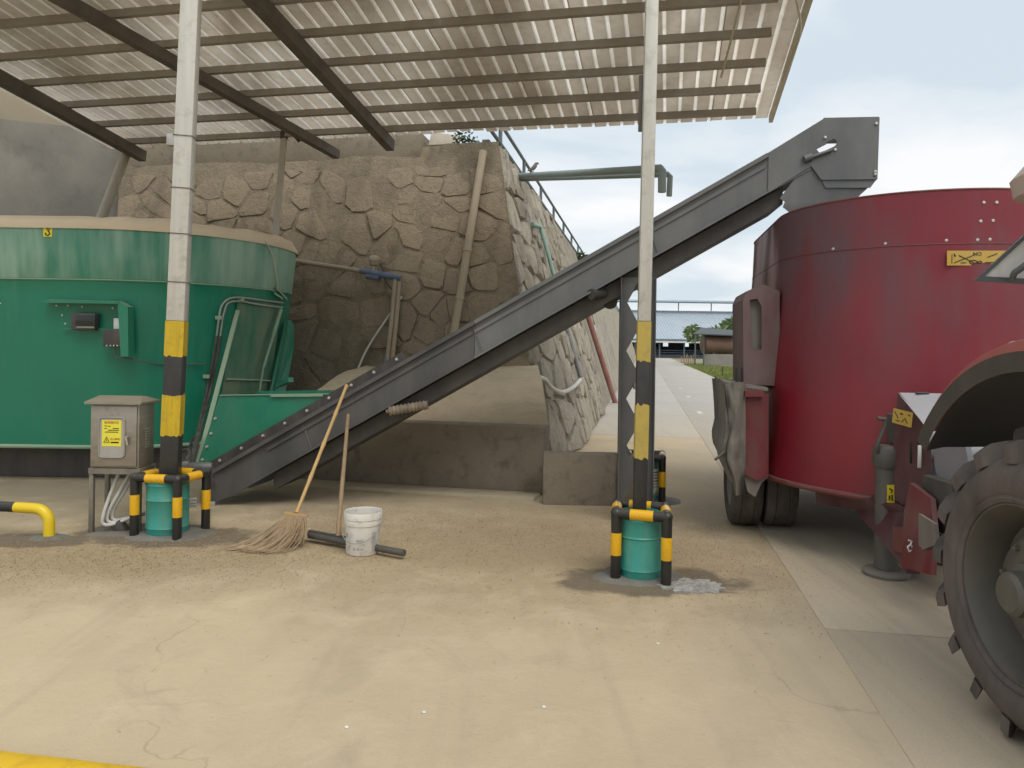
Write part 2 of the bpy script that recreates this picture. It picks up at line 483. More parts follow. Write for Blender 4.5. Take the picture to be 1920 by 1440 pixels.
# ------------------------------------------------------------------ stone retaining wall
WZ = 4.88
A1 = P(935, 266, 12.0); A1.z = WZ
A0 = V(A1.x, A1.y) - AX * 1.5 + BX * 0.98
NF = (A1 - A0).cross(BX).normalized()
if NF.y > 0: NF = -NF
FW = 6.8
def front(u, t, off=0.0):                     # u metres left of the corner, t height fraction
    return (A0 - BX * u).lerp(A1 - BX * u, t) + NF * off
def flare(s):
    q = max(0, min(1, s / 1.7)); return 0.42 * q * q * (3 - 2 * q)
NR = (A1 - A0).cross(AX).normalized()
if NR.x < 0: NR = -NR
def right(s, t, off=0.0):
    return (A0 + AX * s + BX * flare(s)).lerp(A1 + AX * s, t) + NR * off
def rub(name, c1, c2, c3, torn=0.0):
    m, nt, b = nodes_of(name)
    pos = mapped(nt, (1, 1, 1), 'World')
    n1 = noise_n(nt, pos, 1.1, 6, 0.6, 0.4); n2 = noise_n(nt, pos, 7.0, 7, 0.66, 0.3); n3 = noise_n(nt, pos, 38.0, 5, 0.65)
    inf = nt.nodes.new('ShaderNodeObjectInfo')
    c = mix_n(nt, ramp_n(nt, n1, 0.33, 0.67), c1, c2)
    c = mix_n(nt, math_n(nt, 'MULTIPLY', inf.outputs['Random'], 0.45), c, c3)
    ds = noise_n(nt, mapped(nt, (2.2, 2.2, 0.35), 'World'), 0.8, 5, 0.6, 0.5)
    c = mix_n(nt, math_n(nt, 'MULTIPLY', ramp_n(nt, ds, 0.50, 0.68), 0.5), c, tuple(v * .62 for v in c3))
    c = mix_n(nt, math_n(nt, 'MULTIPLY', ramp_n(nt, n2, 0.50, 0.72), 0.55), c, c3)
    c = mix_n(nt, math_n(nt, 'MULTIPLY', ramp_n(nt, n3, 0.52, 0.72), 0.40), c, tuple(v * .45 for v in c3))
    nt.links.new(c, b.inputs['Base Color'])
    b.inputs['Roughness'].default_value = 0.95
    b.inputs['Specular IOR Level'].default_value = 0.15
    vo = nt.nodes.new('ShaderNodeTexVoronoi'); vo.feature = 'DISTANCE_TO_EDGE'; vo.inputs['Scale'].default_value = 6.0
    nt.links.new(pos, vo.inputs['Vector'])
    h = math_n(nt, 'ADD', math_n(nt, 'MULTIPLY', n2, 1.6), math_n(nt, 'ADD', math_n(nt, 'MULTIPLY', n3, 0.45), math_n(nt, 'MULTIPLY', ramp_n(nt, vo.outputs['Distance'], 0.0, 0.05), 0.12)))
    if torn:
        tn = noise_n(nt, mapped(nt, (7, 7, 1.6), 'World'), 1.0, 7, 0.7, 0.8)
        h = math_n(nt, 'ADD', h, math_n(nt, 'MULTIPLY', tn, torn))
        c = mix_n(nt, math_n(nt, 'MULTIPLY', ramp_n(nt, tn, 0.56, 0.70), 0.6), c, tuple(v * .5 for v in c3))
        nt.links.new(c, b.inputs['Base Color'])
    bump_n(nt, b, h, 0.8, 0.045 if torn else 0.035)
    return m
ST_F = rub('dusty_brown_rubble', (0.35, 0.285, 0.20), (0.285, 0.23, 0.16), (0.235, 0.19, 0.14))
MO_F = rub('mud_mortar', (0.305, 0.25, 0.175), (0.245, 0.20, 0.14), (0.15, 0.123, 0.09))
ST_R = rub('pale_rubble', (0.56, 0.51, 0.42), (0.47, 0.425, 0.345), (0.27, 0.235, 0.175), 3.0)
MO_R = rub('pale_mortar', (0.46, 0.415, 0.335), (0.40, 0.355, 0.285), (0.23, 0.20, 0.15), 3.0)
CONC = mat('old_concrete', (0.27, 0.225, 0.165), (0.20, 0.165, 0.12), 1.6, 0.92, bump=0.45, bscale=18, bdist=0.02, coord='World', grime=(0.10, 0.085, 0.065), grime_amt=0.75)
wall = thing('stone_retaining_wall', A0, 'battered rubble stone retaining wall behind the mixer with an iron rail on top', 'wall')
def nz(p, s=1.0): return noise.noise(Vector(p) * s)
SL = math.hypot(WZ, 1.5)
mb = MB().grid(lambda i, j: front(FW * i, j, -0.004 + 0.020 * nz(front(FW * i, j), 1.1) + 0.014 * nz(front(FW * i, j), 6.0)), 90, 70)
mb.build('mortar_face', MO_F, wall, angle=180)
mb = MB().grid(lambda i, j: right(14 * i, j, -0.02 + 0.02 * nz(right(14 * i, j), 2.3) + 0.02 * nz(right(14 * i, j), 7.0)), 110, 50)
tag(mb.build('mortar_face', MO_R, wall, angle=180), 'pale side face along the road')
LEN = 96.0
def far_face(i, j):
    s = 14 + (LEN - 14) * i * i
    p = right(s, j); return right(s, j, 0.05 * nz(p, 1.7) + 0.03 * nz(p, 5.0))
tag(MB().grid(far_face, 150, 24).build('rubble_face', ST_R, wall, angle=180), 'pale side face far along the road')
# coping and terrace behind the coping
def cop(u0, u1, h, d):
    return MB().box((A1 - BX * ((u0 + u1) / 2)) + AX * (d / 2 - 0.06) + V(0, 0, h / 2 - 0.33), (u1 - u0, d, h), (BX, AX, UZ), 0.03)
tag(cop(1.27, 6.75, 0.52, 0.5).build('coping', CONC, wall), 'smooth concrete capping beam')
MB().grid(lambda i, j: A1 + AX * (LEN * i) + V(0, 0, -0.03) - BX * (0.02 + 9 * j) + V(0, 0, 0.05 * nz(A1 + AX * LEN * i - BX * 9 * j, 1.5)), 60, 8).build('terrace', MO_R, wall)

def clip(poly, p, n):
    out = []
    for i in range(len(poly)):
        a_, b_ = poly[i], poly[(i + 1) % len(poly)]
        da = (a_[0] - p[0]) * n[0] + (a_[1] - p[1]) * n[1]; db = (b_[0] - p[0]) * n[0] + (b_[1] - p[1]) * n[1]
        if da <= 0: out.append(a_)
        if da * db < 0:
            t = da / (da - db); out.append((a_[0] + (b_[0] - a_[0]) * t, a_[1] + (b_[1] - a_[1]) * t))
    return out
def cells(W, H, n, asp=1.0, jit=0.42):
    cw = math.sqrt(W * H / n * asp); ch = cw / asp
    seeds = []
    for r_ in range(int(H / ch) + 1):
        for c_ in range(int(W / cw) + 1):
            seeds.append(((c_ + .5 + (.5 if r_ % 2 else 0) * .9 + random.uniform(-jit, jit)) * cw, (r_ + .5 + random.uniform(-jit, jit)) * ch))
    res = []
    for i, p in enumerate(seeds):
        poly = [(0, 0), (W, 0), (W, H), (0, H)]
        if not (0 < p[0] < W and 0 < p[1] < H): continue
        for q in sorted(seeds, key=lambda q: (q[0] - p[0]) ** 2 + (q[1] - p[1]) ** 2)[1:14]:
            mx, my = (p[0] + q[0]) / 2, (p[1] + q[1]) / 2
            poly = clip(poly, (mx, my), (q[0] - p[0], q[1] - p[1]))
            if len(poly) < 3: break
        if len(poly) >= 3: res.append(poly)
    return res
def inset_round(poly, d):
    cx_ = sum(p[0] for p in poly) / len(poly); cy_ = sum(p[1] for p in poly) / len(poly)
    for i in range(len(poly)):
        a_, b_ = poly[i], poly[(i + 1) % len(poly)]
    out = list(poly)
    for i in range(len(poly)):
        a_, b_ = poly[i], poly[(i + 1) % len(poly)]
        L = math.hypot(b_[0] - a_[0], b_[1] - a_[1])
        if L < 1e-6: continue
        n = ((b_[1] - a_[1]) / L, -(b_[0] - a_[0]) / L)
        if (cx_ - a_[0]) * n[0] + (cy_ - a_[1]) * n[1] > 0: n = (-n[0], -n[1])
        out = clip(out, (a_[0] - n[0] * d, a_[1] - n[1] * d), n)
        if len(out) < 3: return None
    for _ in range(1):
        q = []
        for i in range(len(out)):
            a_, b_ = out[i], out[(i + 1) % len(out)]
            q += [(a_[0] * .87 + b_[0] * .13, a_[1] * .87 + b_[1] * .13), (a_[0] * .13 + b_[0] * .87, a_[1] * .13 + b_[1] * .87)]
        out = q
    return out
def stone(fn, poly, mt, hmin, hmax, kx=1.0, ky=1.0):
    """poly in metres on the face; fn(u, t, off)"""
    n = len(poly)
    cx_ = sum(p[0] for p in poly) / n; cy_ = sum(p[1] for p in poly) / n
    h = random.uniform(hmin, hmax); tx, ty = random.uniform(-.06, .06), random.uniform(-.06, .06)
    mb = MB(); ring = []
    for sc_, hh in ((1.0, -0.02), (0.93, 0.75), (0.62, 1.0)):
        r_ = []
        for p in poly:
            jx = random.uniform(-.02, .02); jy = random.uniform(-.02, .02)
            x = cx_ + (p[0] - cx_) * sc_ + jx; y = cy_ + (p[1] - cy_) * sc_ + jy
            hv = -0.03 if hh < 0 else h * hh * random.uniform(.75, 1.2) + (x - cx_) * tx + (y - cy_) * ty
            r_.append(fn(x, y / SL, hv))
        ring.append(r_)
    mb.loft(ring)
    o = len(mb.v); mb.v.append(fn(cx_, cy_ / SL, h * random.uniform(.9, 1.25)))
    for k in range(n): mb.f.append((2 * n + k, 2 * n + (k + 1) % n, o))
    mb.build('stone', mt, wall, angle=32)
for poly in cells(FW, SL * 0.92, 165, 1.3, 0.62):
    q = inset_round(poly, random.uniform(.003, .020))
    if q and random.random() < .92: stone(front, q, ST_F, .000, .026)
def right_u(u, t, off): return right(u, t, off)
for poly in cells(8.5, SL * 0.985, 158, 0.55):
    q = inset_round(poly, random.uniform(.010, .03))
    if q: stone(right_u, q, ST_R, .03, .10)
# iron rail on the wall top
RAILM = mat('weathered_iron', (0.16, 0.19, 0.19), (0.10, 0.12, 0.125), 5, 0.55, 0.3)
rail = thing('iron_railing', A1 + V(0, 0, -0.03), 'grey iron railing along the top edge of the stone wall above the road', 'railing')
r0 = A1 - BX * 0.12
zt = 0.52
for zz, nm in ((zt, 'top_rail'), (0.18, 'mid_rail')):
    MB().tube([r0 + AX * (-0.6) + V(0, 0, zz), r0 + AX * 90 + V(0, 0, zz)], 0.032, 8).build(nm, RAILM, rail)
pm = MB().tube([(0, 0, -0.1), (0, 0, zt)], 0.034, 8).mesh('post', RAILM)
for k in range(35): stamp('post', pm, r0 + AX * (0.75 + 2.55 * k), rail)

# plaster wall to the left of the rubble
PLAS = mat('stained_plaster', (0.26, 0.24, 0.20), (0.16, 0.15, 0.13), 0.9, 0.93, bump=0.3, bscale=9, bdist=0.02, coord='World', grime=(0.11, 0.10, 0.085), grime_amt=0.55)
pw = thing('plaster_wall', V(-8.6, 12.6), 'tall grey stained plaster wall at the left end of the rubble wall', 'wall')
pL, pR = V(-11.5, 11.4), A1 - BX * 6.72 + AX * 0.05; pR.z = 0
dpw = (pR - pL).normalized(); npw = V(-dpw.y, dpw.x)
MB().box((pL + pR) / 2 + npw * 0.2 + V(0, 0, 2.65), ((pR - pL).length, 0.4, 5.3), (dpw, npw, UZ), 0.02).build('wall_panel', PLAS, pw)
UP = mat('beige_render', (0.40, 0.345, 0.25), (0.35, 0.30, 0.22), 1.2, 0.93, coord='World')
tag(MB().box((pL + pR) / 2 + npw * 0.6 + V(0, 0, 6.3), ((pR - pL).length, 0.4, 2.0), (dpw, npw, UZ), 0.02).build('upper_panel', UP, pw), 'beige upper wall set back')

# low concrete wall, block and dust bank before the stone wall
lw_dir = V(math.cos(R(13)), -math.sin(R(13)))
lw_n = V(-lw_dir.y, lw_dir.x)
LW0, LW1 = V(-2.75, 8.74), V(0.36, 8.02)
lw = MB().box((LW0 + LW1) / 2 + lw_n * 0.15 + V(0, 0, 0.36), ((LW1 - LW0).length, 0.3, 0.745), (lw_dir, lw_n, UZ), 0.025).build('low_concrete_wall', CONC, org=(LW0 + LW1) / 2)
tag(lw, 'stained low concrete wall holding the dust bank under the conveyor', 'wall')
lg = MB().box((LW0 + LW1) / 2 - lw_n * 0.16 + V(0, 0, 0.0), ((LW1 - LW0).length * 0.98, 0.3, 0.07), (lw_dir, lw_n, UZ), 0.02).build('footing_ledge', mat('dusty_ledge', DUST, (0.40, 0.34, 0.24), 3, 0.92, bump=.3), lw)
blk = MB().box(V(0.80, 7.66, 0.255), (0.93, 0.24, 0.515), (V(0.999, -0.03), V(0.03, 0.999), UZ), 0.012).build('concrete_block_wall', CONC, org=V(0.80, 7.66, 0))
tag(blk, 'short smooth brown concrete block wall behind the conveyor leg', 'wall')
BANK = mat('fine_dust', (0.57, 0.465, 0.32), (0.48, 0.39, 0.265), 2.2, 0.95, bump=0.5, bscale=16, bdist=0.03, grime=(0.33, 0.26, 0.17), grime_amt=0.5, coord='World')
def bank(i, j):
    p = LW0.lerp(LW1, i * (1 - 0.21 * j)) + lw_n * (0.22 + 2.75 * j)
    p.z = 0.735 + 0.58 * (1 - (1 - j) ** 1.8) + 0.05 * nz((p.x, p.y, 0), 1.4) + 0.015 * nz((p.x, p.y, 3), 6)
    if j == 0: p.z = 0.70
    return p
bk = MB().grid(bank, 40, 30)
o_ = len(bk.v)
bk.build('dust_bank', BANK, angle=180)
tag(bpy.data.objects['dust_bank'], 'bank of fine feed dust piled against the stone wall', kind='structure')

# ------------------------------------------------------------------ shed roof on posts
EZ = 4.6
ER, EL = G(1445, 228, EZ), G(236, 283, EZ)
rb = (ER - EL); RW = rb.length; rb.normalize()
rav = V(-rb.y, rb.x)                            # away from the viewer
SLP = 0.126
rs = (-rav + UZ * SLP).normalized()             # up the slope, toward the viewer
rn = rb.cross(rs).normalized()
if rn.z < 0: rn = -rn
RLEN = 5.1
roof = thing('shed_roof', (EL + ER) / 2, 'corrugated sheet roof of the open shed seen from below', 'roof')
def sheet_mat(name, c1, c2, tr):
    m, nt, b = nodes_of(name)
    pos = mapped(nt, (1, 1, 1), 'World')
    n1 = noise_n(nt, pos, 0.9, 6, 0.62, 0.5); n2 = noise_n(nt, pos, 9.0, 6, 0.65)
    c = mix_n(nt, ramp_n(nt, n1, 0.35, 0.66), c1, c2)
    c = mix_n(nt, math_n(nt, 'MULTIPLY', ramp_n(nt, n2, 0.5, 0.75), 0.4), c, tuple(v * .6 for v in c2))
    nt.links.new(c, b.inputs['Base Color'])
    b.inputs['Roughness'].default_value = 0.42
    b.inputs['Metallic'].default_value = 0.25
    t = nt.nodes.new('ShaderNodeBsdfTranslucent'); nt.links.new(c, t.inputs['Color'])
    mx = nt.nodes.new('ShaderNodeMixShader')
    pn = noise_n(nt, mapped(nt, (0.9, 0.35, 1), 'World'), 0.8, 3, 0.5, 0.6)
    nt.links.new(math_n(nt, 'MULTIPLY', ramp_n(nt, pn, 0.36, 0.62, (0.45, 0.45, 0.45), (1.7, 1.7, 1.7)), tr), mx.inputs[0])
    nt.links.new(b.outputs[0], mx.inputs[1]); nt.links.new(t.outputs[0], mx.inputs[2])
    out = [n for n in nt.nodes if n.type == 'OUTPUT_MATERIAL'][0]
    nt.links.new(mx.outputs[0], out.inputs['Surface'])
    return m
SH_FLAT = sheet_mat('dusty_sheet', (0.52, 0.46, 0.38), (0.40, 0.33, 0.25), 0.38)
SH_RIB = sheet_mat('clean_sheet_rib', (0.80, 0.76, 0.68), (0.66, 0.59, 0.49), 0.55)
PITCH = 0.192
def sheet_mesh(nr, sag):
    prof = []
    for k in range(nr):
        x = k * PITCH
        prof += [(x, 0), (x + .146, 0), (x + .156, .026), (x + .182, .026)]
    prof += [(nr * PITCH, 0), (nr * PITCH + .012, 0)]
    vs, fs, mi = [], [], []
    NS = 14
    for i in range(NS + 1):
        w = RLEN * i / NS
        for (x, h) in prof:
            vs.append(rb * x + rs * w + rn * (h + 0.045 + sag * math.sin(i * 2.1 + x * 3)))
    n = len(prof)
    for i in range(NS):
        for k in range(n - 1):
            fs.append((i * n + k, i * n + k + 1, (i + 1) * n + k + 1, (i + 1) * n + k))
            mi.append(0 if k % 4 == 0 else 1)
    me = bpy.data.meshes.new('sheet'); me.from_pydata([tuple(q) for q in vs], [], fs)
    me.materials.append(SH_FLAT); me.materials.append(SH_RIB)
    me.polygons.foreach_set('material_index', mi)
    return me
SHW = 4 * PITCH
NSH = int(RW / SHW) + 1
smesh = [sheet_mesh(4, q) for q in (0.0, 0.004, 0.008)]
for k in range(NSH):
    p = EL + rb * (RW - (k + 1) * SHW) + rs * random.uniform(-.03, .02) + rn * (0.0015 * (k % 3))
    stamp('sheet', smesh[k % 3], p, roof)
STEEL = mat('grimy_steel', (0.155, 0.14, 0.125), (0.10, 0.09, 0.08), 3, 0.6, 0.35, dust=(0.30, 0.24, 0.17), dust_all=0.35, dust_up=0.5, coord='World')
GALV = mat('grey_purlin_paint', (0.36, 0.345, 0.32), (0.28, 0.25, 0.22), 2.2, 0.6, 0.2, dust=(0.34, 0.27, 0.19), dust_all=0.4, coord='World')
for k in range(8):
    w = 0.34 + 0.63 * k
    p0 = EL + rs * w - rb * 0.02; p1 = ER + rs * w - rb * (0.22 + 0.02 * k)
    mb = MB()
    N_ = 6
    for i in range(N_):
        a_, b_ = p0.lerp(p1, i / N_), p0.lerp(p1, (i + 1) / N_)
        mb.bar(a_ + rn * 0.0, b_ + rn * 0.0, 0.05, 0.085, rn)
    MB().bar(p0, p1, 0.05, 0.085, rn).build('purlin', GALV, roof)
def on_roof(x, y, off=0.0):
    return PL(x, y, EL + rn * off, rn)
def rafter(x, y, nm='rafter', wd=0.12, hh=0.16):
    p = on_roof(x, y, -0.13)
    w = (p - EL).dot(rs)
    MB().bar(p - rs * (w - 0.06), p - rs * w + rs * 5.0, wd, hh, rn).build(nm, STEEL, roof)
rafter(120, 212)
rafter(600, 130)
# trim at the open right edge of the roof
MB().bar(ER + rn * 0.03, ER + rn * 0.03 + rs * RLEN, 0.05, 0.09, rn).build('edge_trim', mat('pale_trim', (0.62, 0.58, 0.47), (0.5, 0.46, 0.37), 3, .6), roof)
# slanting brace below the purlins
pb0 = P(632, 290, 11.15); pb1 = on_roof(120, 0, -0.17)
MB().bar(pb0, pb1 + (pb1 - pb0) * 0.3, 0.10, 0.13, rn).build('brace', STEEL, roof)
# loose wires under the roof edge
WIRE = mat('pale_wire', (0.60, 0.56, 0.42), None, 3, .6)
MB().tube(bez([on_roof(1352, 145, -.07), on_roof(1372, 70, -.10), on_roof(1392, -10, -.06)], 8), 0.012, 6).build('wire', WIRE, roof)
MB().tube(bez([on_roof(1468, 150, -.04), on_roof(1500, 62, -.09), on_roof(1488, -20, -.05)], 8), 0.012, 6).build('wire', WIRE, roof)

# posts
POSTP = mat('white_painted_steel', (0.62, 0.61, 0.56), (0.52, 0.50, 0.44), 3.0, 0.5, 0.15, grime=(0.30, 0.26, 0.20), grime_amt=0.5, stretch=(6, 6, .4))
YEL = mat('hazard_yellow_paint', (0.62, 0.42, 0.012), (0.47, 0.32, 0.015), 7.0, 0.5, 0, grime=(0.25, 0.19, 0.05), grime_amt=0.55, stretch=(6, 6, .5))
YEL_D = mat('dusty_yellow_paint', (0.50, 0.37, 0.07), (0.42, 0.31, 0.08), 6.0, 0.55, 0, grime=(0.25, 0.20, 0.09), grime_amt=0.5)
BLK = mat('hazard_black_paint', (0.016, 0.015, 0.015), (0.03, 0.028, 0.026), 8.0, 0.45, dust=(0.18, 0.155, 0.12), dust_all=0.10)
def post(base, top, size, rot, bands, label, ymat):
    t = thing('roof_post', base, label, 'post', 'posts carrying the shed roof')
    base, top = Vector(base), Vector(top)
    d = (top - base).normalized(); L = (top - base).length
    sx = (Matrix.Rotation(rot, 3, 'Z') @ V(1, 0, 0)); sx = (sx - d * sx.dot(d)).normalized(); sy = d.cross(sx)
    z_end = bands[-1][1]
    MB().box(base + d * ((z_end + L) / 2), (size, size, L - z_end), (sx, sy, d), 0.008).build('shaft', POSTP, t)
    MB().box(base + d * (z_end / 2), (size + .002, size + .002, z_end), (sx, sy, d), 0.008).build('black_coat', BLK, t)
    hs = size / 2 + .0025
    sq = []
    for (u0, v0, u1, v1) in ((-1, -1, 1, -1), (1, -1, 1, 1), (1, 1, -1, 1), (-1, 1, -1, -1)):
        for k in range(7):
            q_ = k / 7; sq.append((hs * (u0 + (u1 - u0) * q_), hs * (v0 + (v1 - v0) * q_)))
    for (z0, z1, yel) in bands:
        if not yel: continue
        lo = [base + sx * u + sy * v + d * (z0 + random.uniform(-.012, .010)) for u, v in sq]
        hi = [base + sx * u + sy * v + d * (z1 + random.uniform(-.022, .006) * (0 if z1 == z_end else 1)) for u, v in sq]
        MB().loft([lo, hi]).build('yellow_band', ymat, t)
    return t, d, sx, sy
def post_bands(basept, d, px, ys, Yd):
    return [(P(px, y, Yd).z - basept.z) / d.z for y in ys]
b_r = V(0.905, 5.24, 0.0)
t_r = V(0.905 + 0.055, 5.24, 5.2)
d_ = (t_r - b_r).normalized()
h = post_bands(b_r, d_, 1208, (945, 858, 755, 678, 603), 5.24)
h[0] = 0.0
post(b_r, t_r, 0.088, R(-4), [(0, h[1], 0), (h[1], h[2], 1), (h[2], h[3], 0), (h[3], h[4], 1)], 'slim white steel roof post before the diamond cut conveyor leg, banded yellow and black', YEL_D)
rp_ = bpy.data.objects['roof_post']
MB().box(P(1211, 190, 5.26) + V(-.018, .05, 0), (.05, .02, .40), None, .004).build('bracket', STEEL, rp_)
b_l = V(-2.855, 6.24, 0.0)
t_l = V(-2.855 + 0.155, 6.24, 5.1)
d_ = (t_l - b_l).normalized()
h = post_bands(b_l, d_, 330, (885, 815, 738, 667, 602), 6.24)
lp, d_, sx_, sy_ = post(b_l, t_l, 0.142, R(10), [(0, h[1], 0), (h[1], h[2], 1), (h[2], h[3], 0), (h[3], h[4], 1)], 'broad white steel roof post before the green mixer, banded yellow and black', YEL)
CLEAR = mat('lamp_grey', (0.55, 0.53, 0.50), (0.4, .38, .35), 9, .3, .4)
q = P(326, 263, 6.2)
fl = MB().box(q, (0.10, 0.07, 0.10), None, .01).box(q + V(0.05, 0.0, 0.02), (0.06, 0.02, 0.02)).build('floodlight', CLEAR, lp)
for yy in (258, 355, 440, 530):
    c_ = P(350, yy, 6.24)
    c_ = b_l + d_ * ((c_.z) / d_.z)
    a_ = .076
    MB().tube([c_ + sx_ * (a_ * i) + sy_ * (a_ * j) for i, j in ((-1, -1), (1, -1), (1, 1), (-1, 1))], 0.004, 6, closed=True).build('wire_tie', STEEL, lp)

# downpipes from the eave
PVC = mat('dirty_pvc', (0.52, 0.48, 0.40), (0.42, 0.37, 0.29), 4, 0.55, dust=DUST, dust_all=.3)
BLKPL = mat('black_plastic', (0.03, 0.03, 0.032), None, 5, .5, dust=(0.25, .2, .15), dust_all=.3)
def downpipe(p, q, r_, label, elbow=None):
    t = thing('drainpipe', q, label, 'pipe', 'drainpipes under the eave')
    MB().tube([p, q], r_, 12).build('pipe', PVC, t)
    if elbow: MB().tube(bez(elbow, 5), r_ * 1.15, 12).build('elbow', BLKPL, t)
p = P(533, 256, 10.9); q = P(514, 470, 10.75)
downpipe(p, q - (p - q) * 0.6, 0.05, 'upright pale drainpipe with black elbow above the right end of the mixer tub', [p - V(0, 0, .03), p + V(0, 0, .05), p + V(.10, .05, .09), p + V(.22, .1, -.02)])
p = P(237, 285, 11.6); q = P(186, 420, 11.3)
downpipe(p, q - (p - q) * 0.5, 0.075, 'slanting thick pale drainpipe at the corner of the plaster wall')
# ------------------------------------------------------------------ green stationary mixer
def stadium(c0, c1, r_, z, n=28):
    """ring round the segment c0-c1, counted from the c1 end"""
    c0, c1 = V(c0[0], c0[1]), V(c1[0], c1[1])
    d = (c1 - c0).normalized(); a0 = math.atan2(d.y, d.x)
    out = []
    for c_, st in ((c1, a0 - math.pi / 2), (c0, a0 + math.pi / 2)):
        for k in range(n + 1):
            t = st + math.pi * k / n
            out.append(V(c_.x + r_ * math.cos(t), c_.y + r_ * math.sin(t), z))
    return out
def tub_mat(name, c1, c2, dustc, z_band, band_amt, rough, low_amt, spec=0.5, fade=None, streak=0.6):
    m, nt, b = nodes_of(name)
    pos = mapped(nt, (1, 1, 1), 'World')
    n1 = noise_n(nt, pos, 0.8, 5, 0.55, 0.3)
    c = mix_n(nt, ramp_n(nt, n1, 0.34, 0.66), c1, c2)
    st = noise_n(nt, mapped(nt, (9, 9, 0.35), 'World'), 1.0, 6, 0.65)
    pt = noise_n(nt, mapped(nt, (1, 1, 0.3), 'World'), 1.9, 4, 0.5)
    sep = nt.nodes.new('ShaderNodeSeparateXYZ'); nt.links.new(pos, sep.inputs[0])
    hi = ramp_n(nt, math_n(nt, 'ADD', sep.outputs['Z'], math_n(nt, 'MULTIPLY', st, 0.12)), z_band / 4, (z_band + 0.03) / 4)
    zz = math_n(nt, 'DIVIDE', math_n(nt, 'ADD', sep.outputs['Z'], math_n(nt, 'MULTIPLY_ADD', st, 0.10)), 4.0)
    zz.node.inputs[0].default_value = 0
    hi = ramp_n(nt, math_n(nt, 'DIVIDE', sep.outputs['Z'], 4.0), z_band / 4, (z_band + (fade or 0.02)) / 4)
    d1 = math_n(nt, 'MULTIPLY', math_n(nt, 'MULTIPLY', hi, band_amt), math_n(nt, 'ADD', math_n(nt, 'MULTIPLY', ramp_n(nt, st, 0.3, 0.75), streak), math_n(nt, 'MULTIPLY', ramp_n(nt, pt, 0.42, 0.62), 0.65)))
    d2 = math_n(nt, 'MULTIPLY', math_n(nt, 'MULTIPLY', ramp_n(nt, st, 0.45, 0.8), ramp_n(nt, pt, 0.38, 0.7)), low_amt)
    c = mix_n(nt, math_n(nt, 'MAXIMUM', d1, d2), c, dustc)
    sc_ = noise_n(nt, mapped(nt, (3, 3, 22), 'World'), 1.6, 5, 0.7)
    c = mix_n(nt, math_n(nt, 'MULTIPLY', ramp_n(nt, sc_, 0.66, 0.74), 0.25), c, tuple(min(1, v * 1.8 + .05) for v in c1))
    nt.links.new(c, b.inputs['Base Color'])
    r_ = math_n(nt, 'MULTIPLY_ADD', math_n(nt, 'MAXIMUM', d1, d2), 0.4); r_.node.inputs[2].default_value = rough
    nt.links.new(r_, b.inputs['Roughness'])
    b.inputs['Specular IOR Level'].default_value = spec
    wv = noise_n(nt, mapped(nt, (1, 1, 0.6), 'World'), 1.3, 2, 0.4)
    bump_n(nt, b, wv, 0.12, 0.10)
    return m
GRN = tub_mat('green_machine_paint', (0.009, 0.20, 0.118), (0.013, 0.17, 0.105), (0.34, 0.47, 0.37), 2.26, 0.75, 0.32, 0.12)
GRN_P = mat('green_panel_paint', (0.009, 0.20, 0.115), (0.012, 0.165, 0.098), 2.0, 0.36, dust=(0.36, 0.38, 0.27), dust_all=0.10, dust_up=0.55, coord='World')
GRN_L = mat('dusty_light_green', (0.14, 0.30, 0.20), (0.20, 0.32, 0.22), 3.0, 0.6, dust=DUST, dust_all=0.3, dust_up=.5, coord='World')
DUSTY = mat('caked_feed_dust', (0.66, 0.55, 0.39), (0.58, 0.47, 0.33), 2.0, 0.95, bump=0.5, bscale=14, bdist=.02, coord='World')
DARK = mat('dark_chassis_paint', (0.035, 0.035, 0.037), (0.055, 0.052, 0.05), 2, 0.6, dust=(0.22, 0.19, 0.15), dust_all=0.4, dust_up=.6, coord='World')
BOLT = mat('zinc_bolt', (0.62, 0.60, 0.56), (0.5, 0.48, 0.44), 9, .4, .6)
GC0, GC1 = V(-7.6, 9.85), V(-4.68, 9.85)
gm = thing('feed_mixer', V(-5.6, 9.85), 'large green stationary feed mixer tub with dusty rim at the left', 'feed mixer')
rows = [(0.40, 1.50), (0.46, 1.506), (0.9, 1.55), (1.5, 1.612), (2.1, 1.674), (2.255, 1.69), (2.27, 1.700), (2.55, 1.725), (2.84, 1.75)]
rings = [stadium(GC0, GC1, r_, z) for z, r_ in rows]
inner = [stadium(GC0, GC1, r_, z) for z, r_ in ((2.84, 1.72), (1.6, 1.58), (0.7, 1.48))]
tub = MB().loft(rings + inner).build('tub', GRN, gm, angle=30)
# caked rim, uneven outline
def rim_ring(r_, z, j):
    return [p + V(0, 0, j * nz(p, 3.0) + j * .5 * nz(p, 11.0)) for p in stadium(GC0, GC1, r_, z, 60)]
MB().loft([rim_ring(1.762, 2.81, 0), rim_ring(1.765, 2.86, .012), rim_ring(1.69, 2.965, .035), rim_ring(1.58, 2.96, .035), rim_ring(1.50, 2.80, 0)]).build('rim', DUSTY, gm, angle=60)
sr = stadium(GC0, GC1, 1.698, 2.262, 40)
MB().tube(sr, 0.008, 6, closed=True).build('weld_seam', GRN_L, gm)
MB().tube(stadium(GC0, GC1, 1.505, 0.405, 40), 0.022, 8, closed=True).build('bottom_lip', GRN_L, gm)
flo = MB(); flo.v = stadium(GC0, GC1, 1.49, 0.43); flo.f = [tuple(range(len(flo.v)))]
flo.build('tub_floor', DARK, gm)
MB().box(V(-5.95, 9.75, 0.20), (5.0, 2.1, 0.40), None, 0.02).build('chassis', DARK, gm)
for x in (-7.6, -3.9):
    MB().box(V(x, 9.5, 0.02), (0.35, 2.0, 0.05), None, .01).build('foot', DARK, gm)
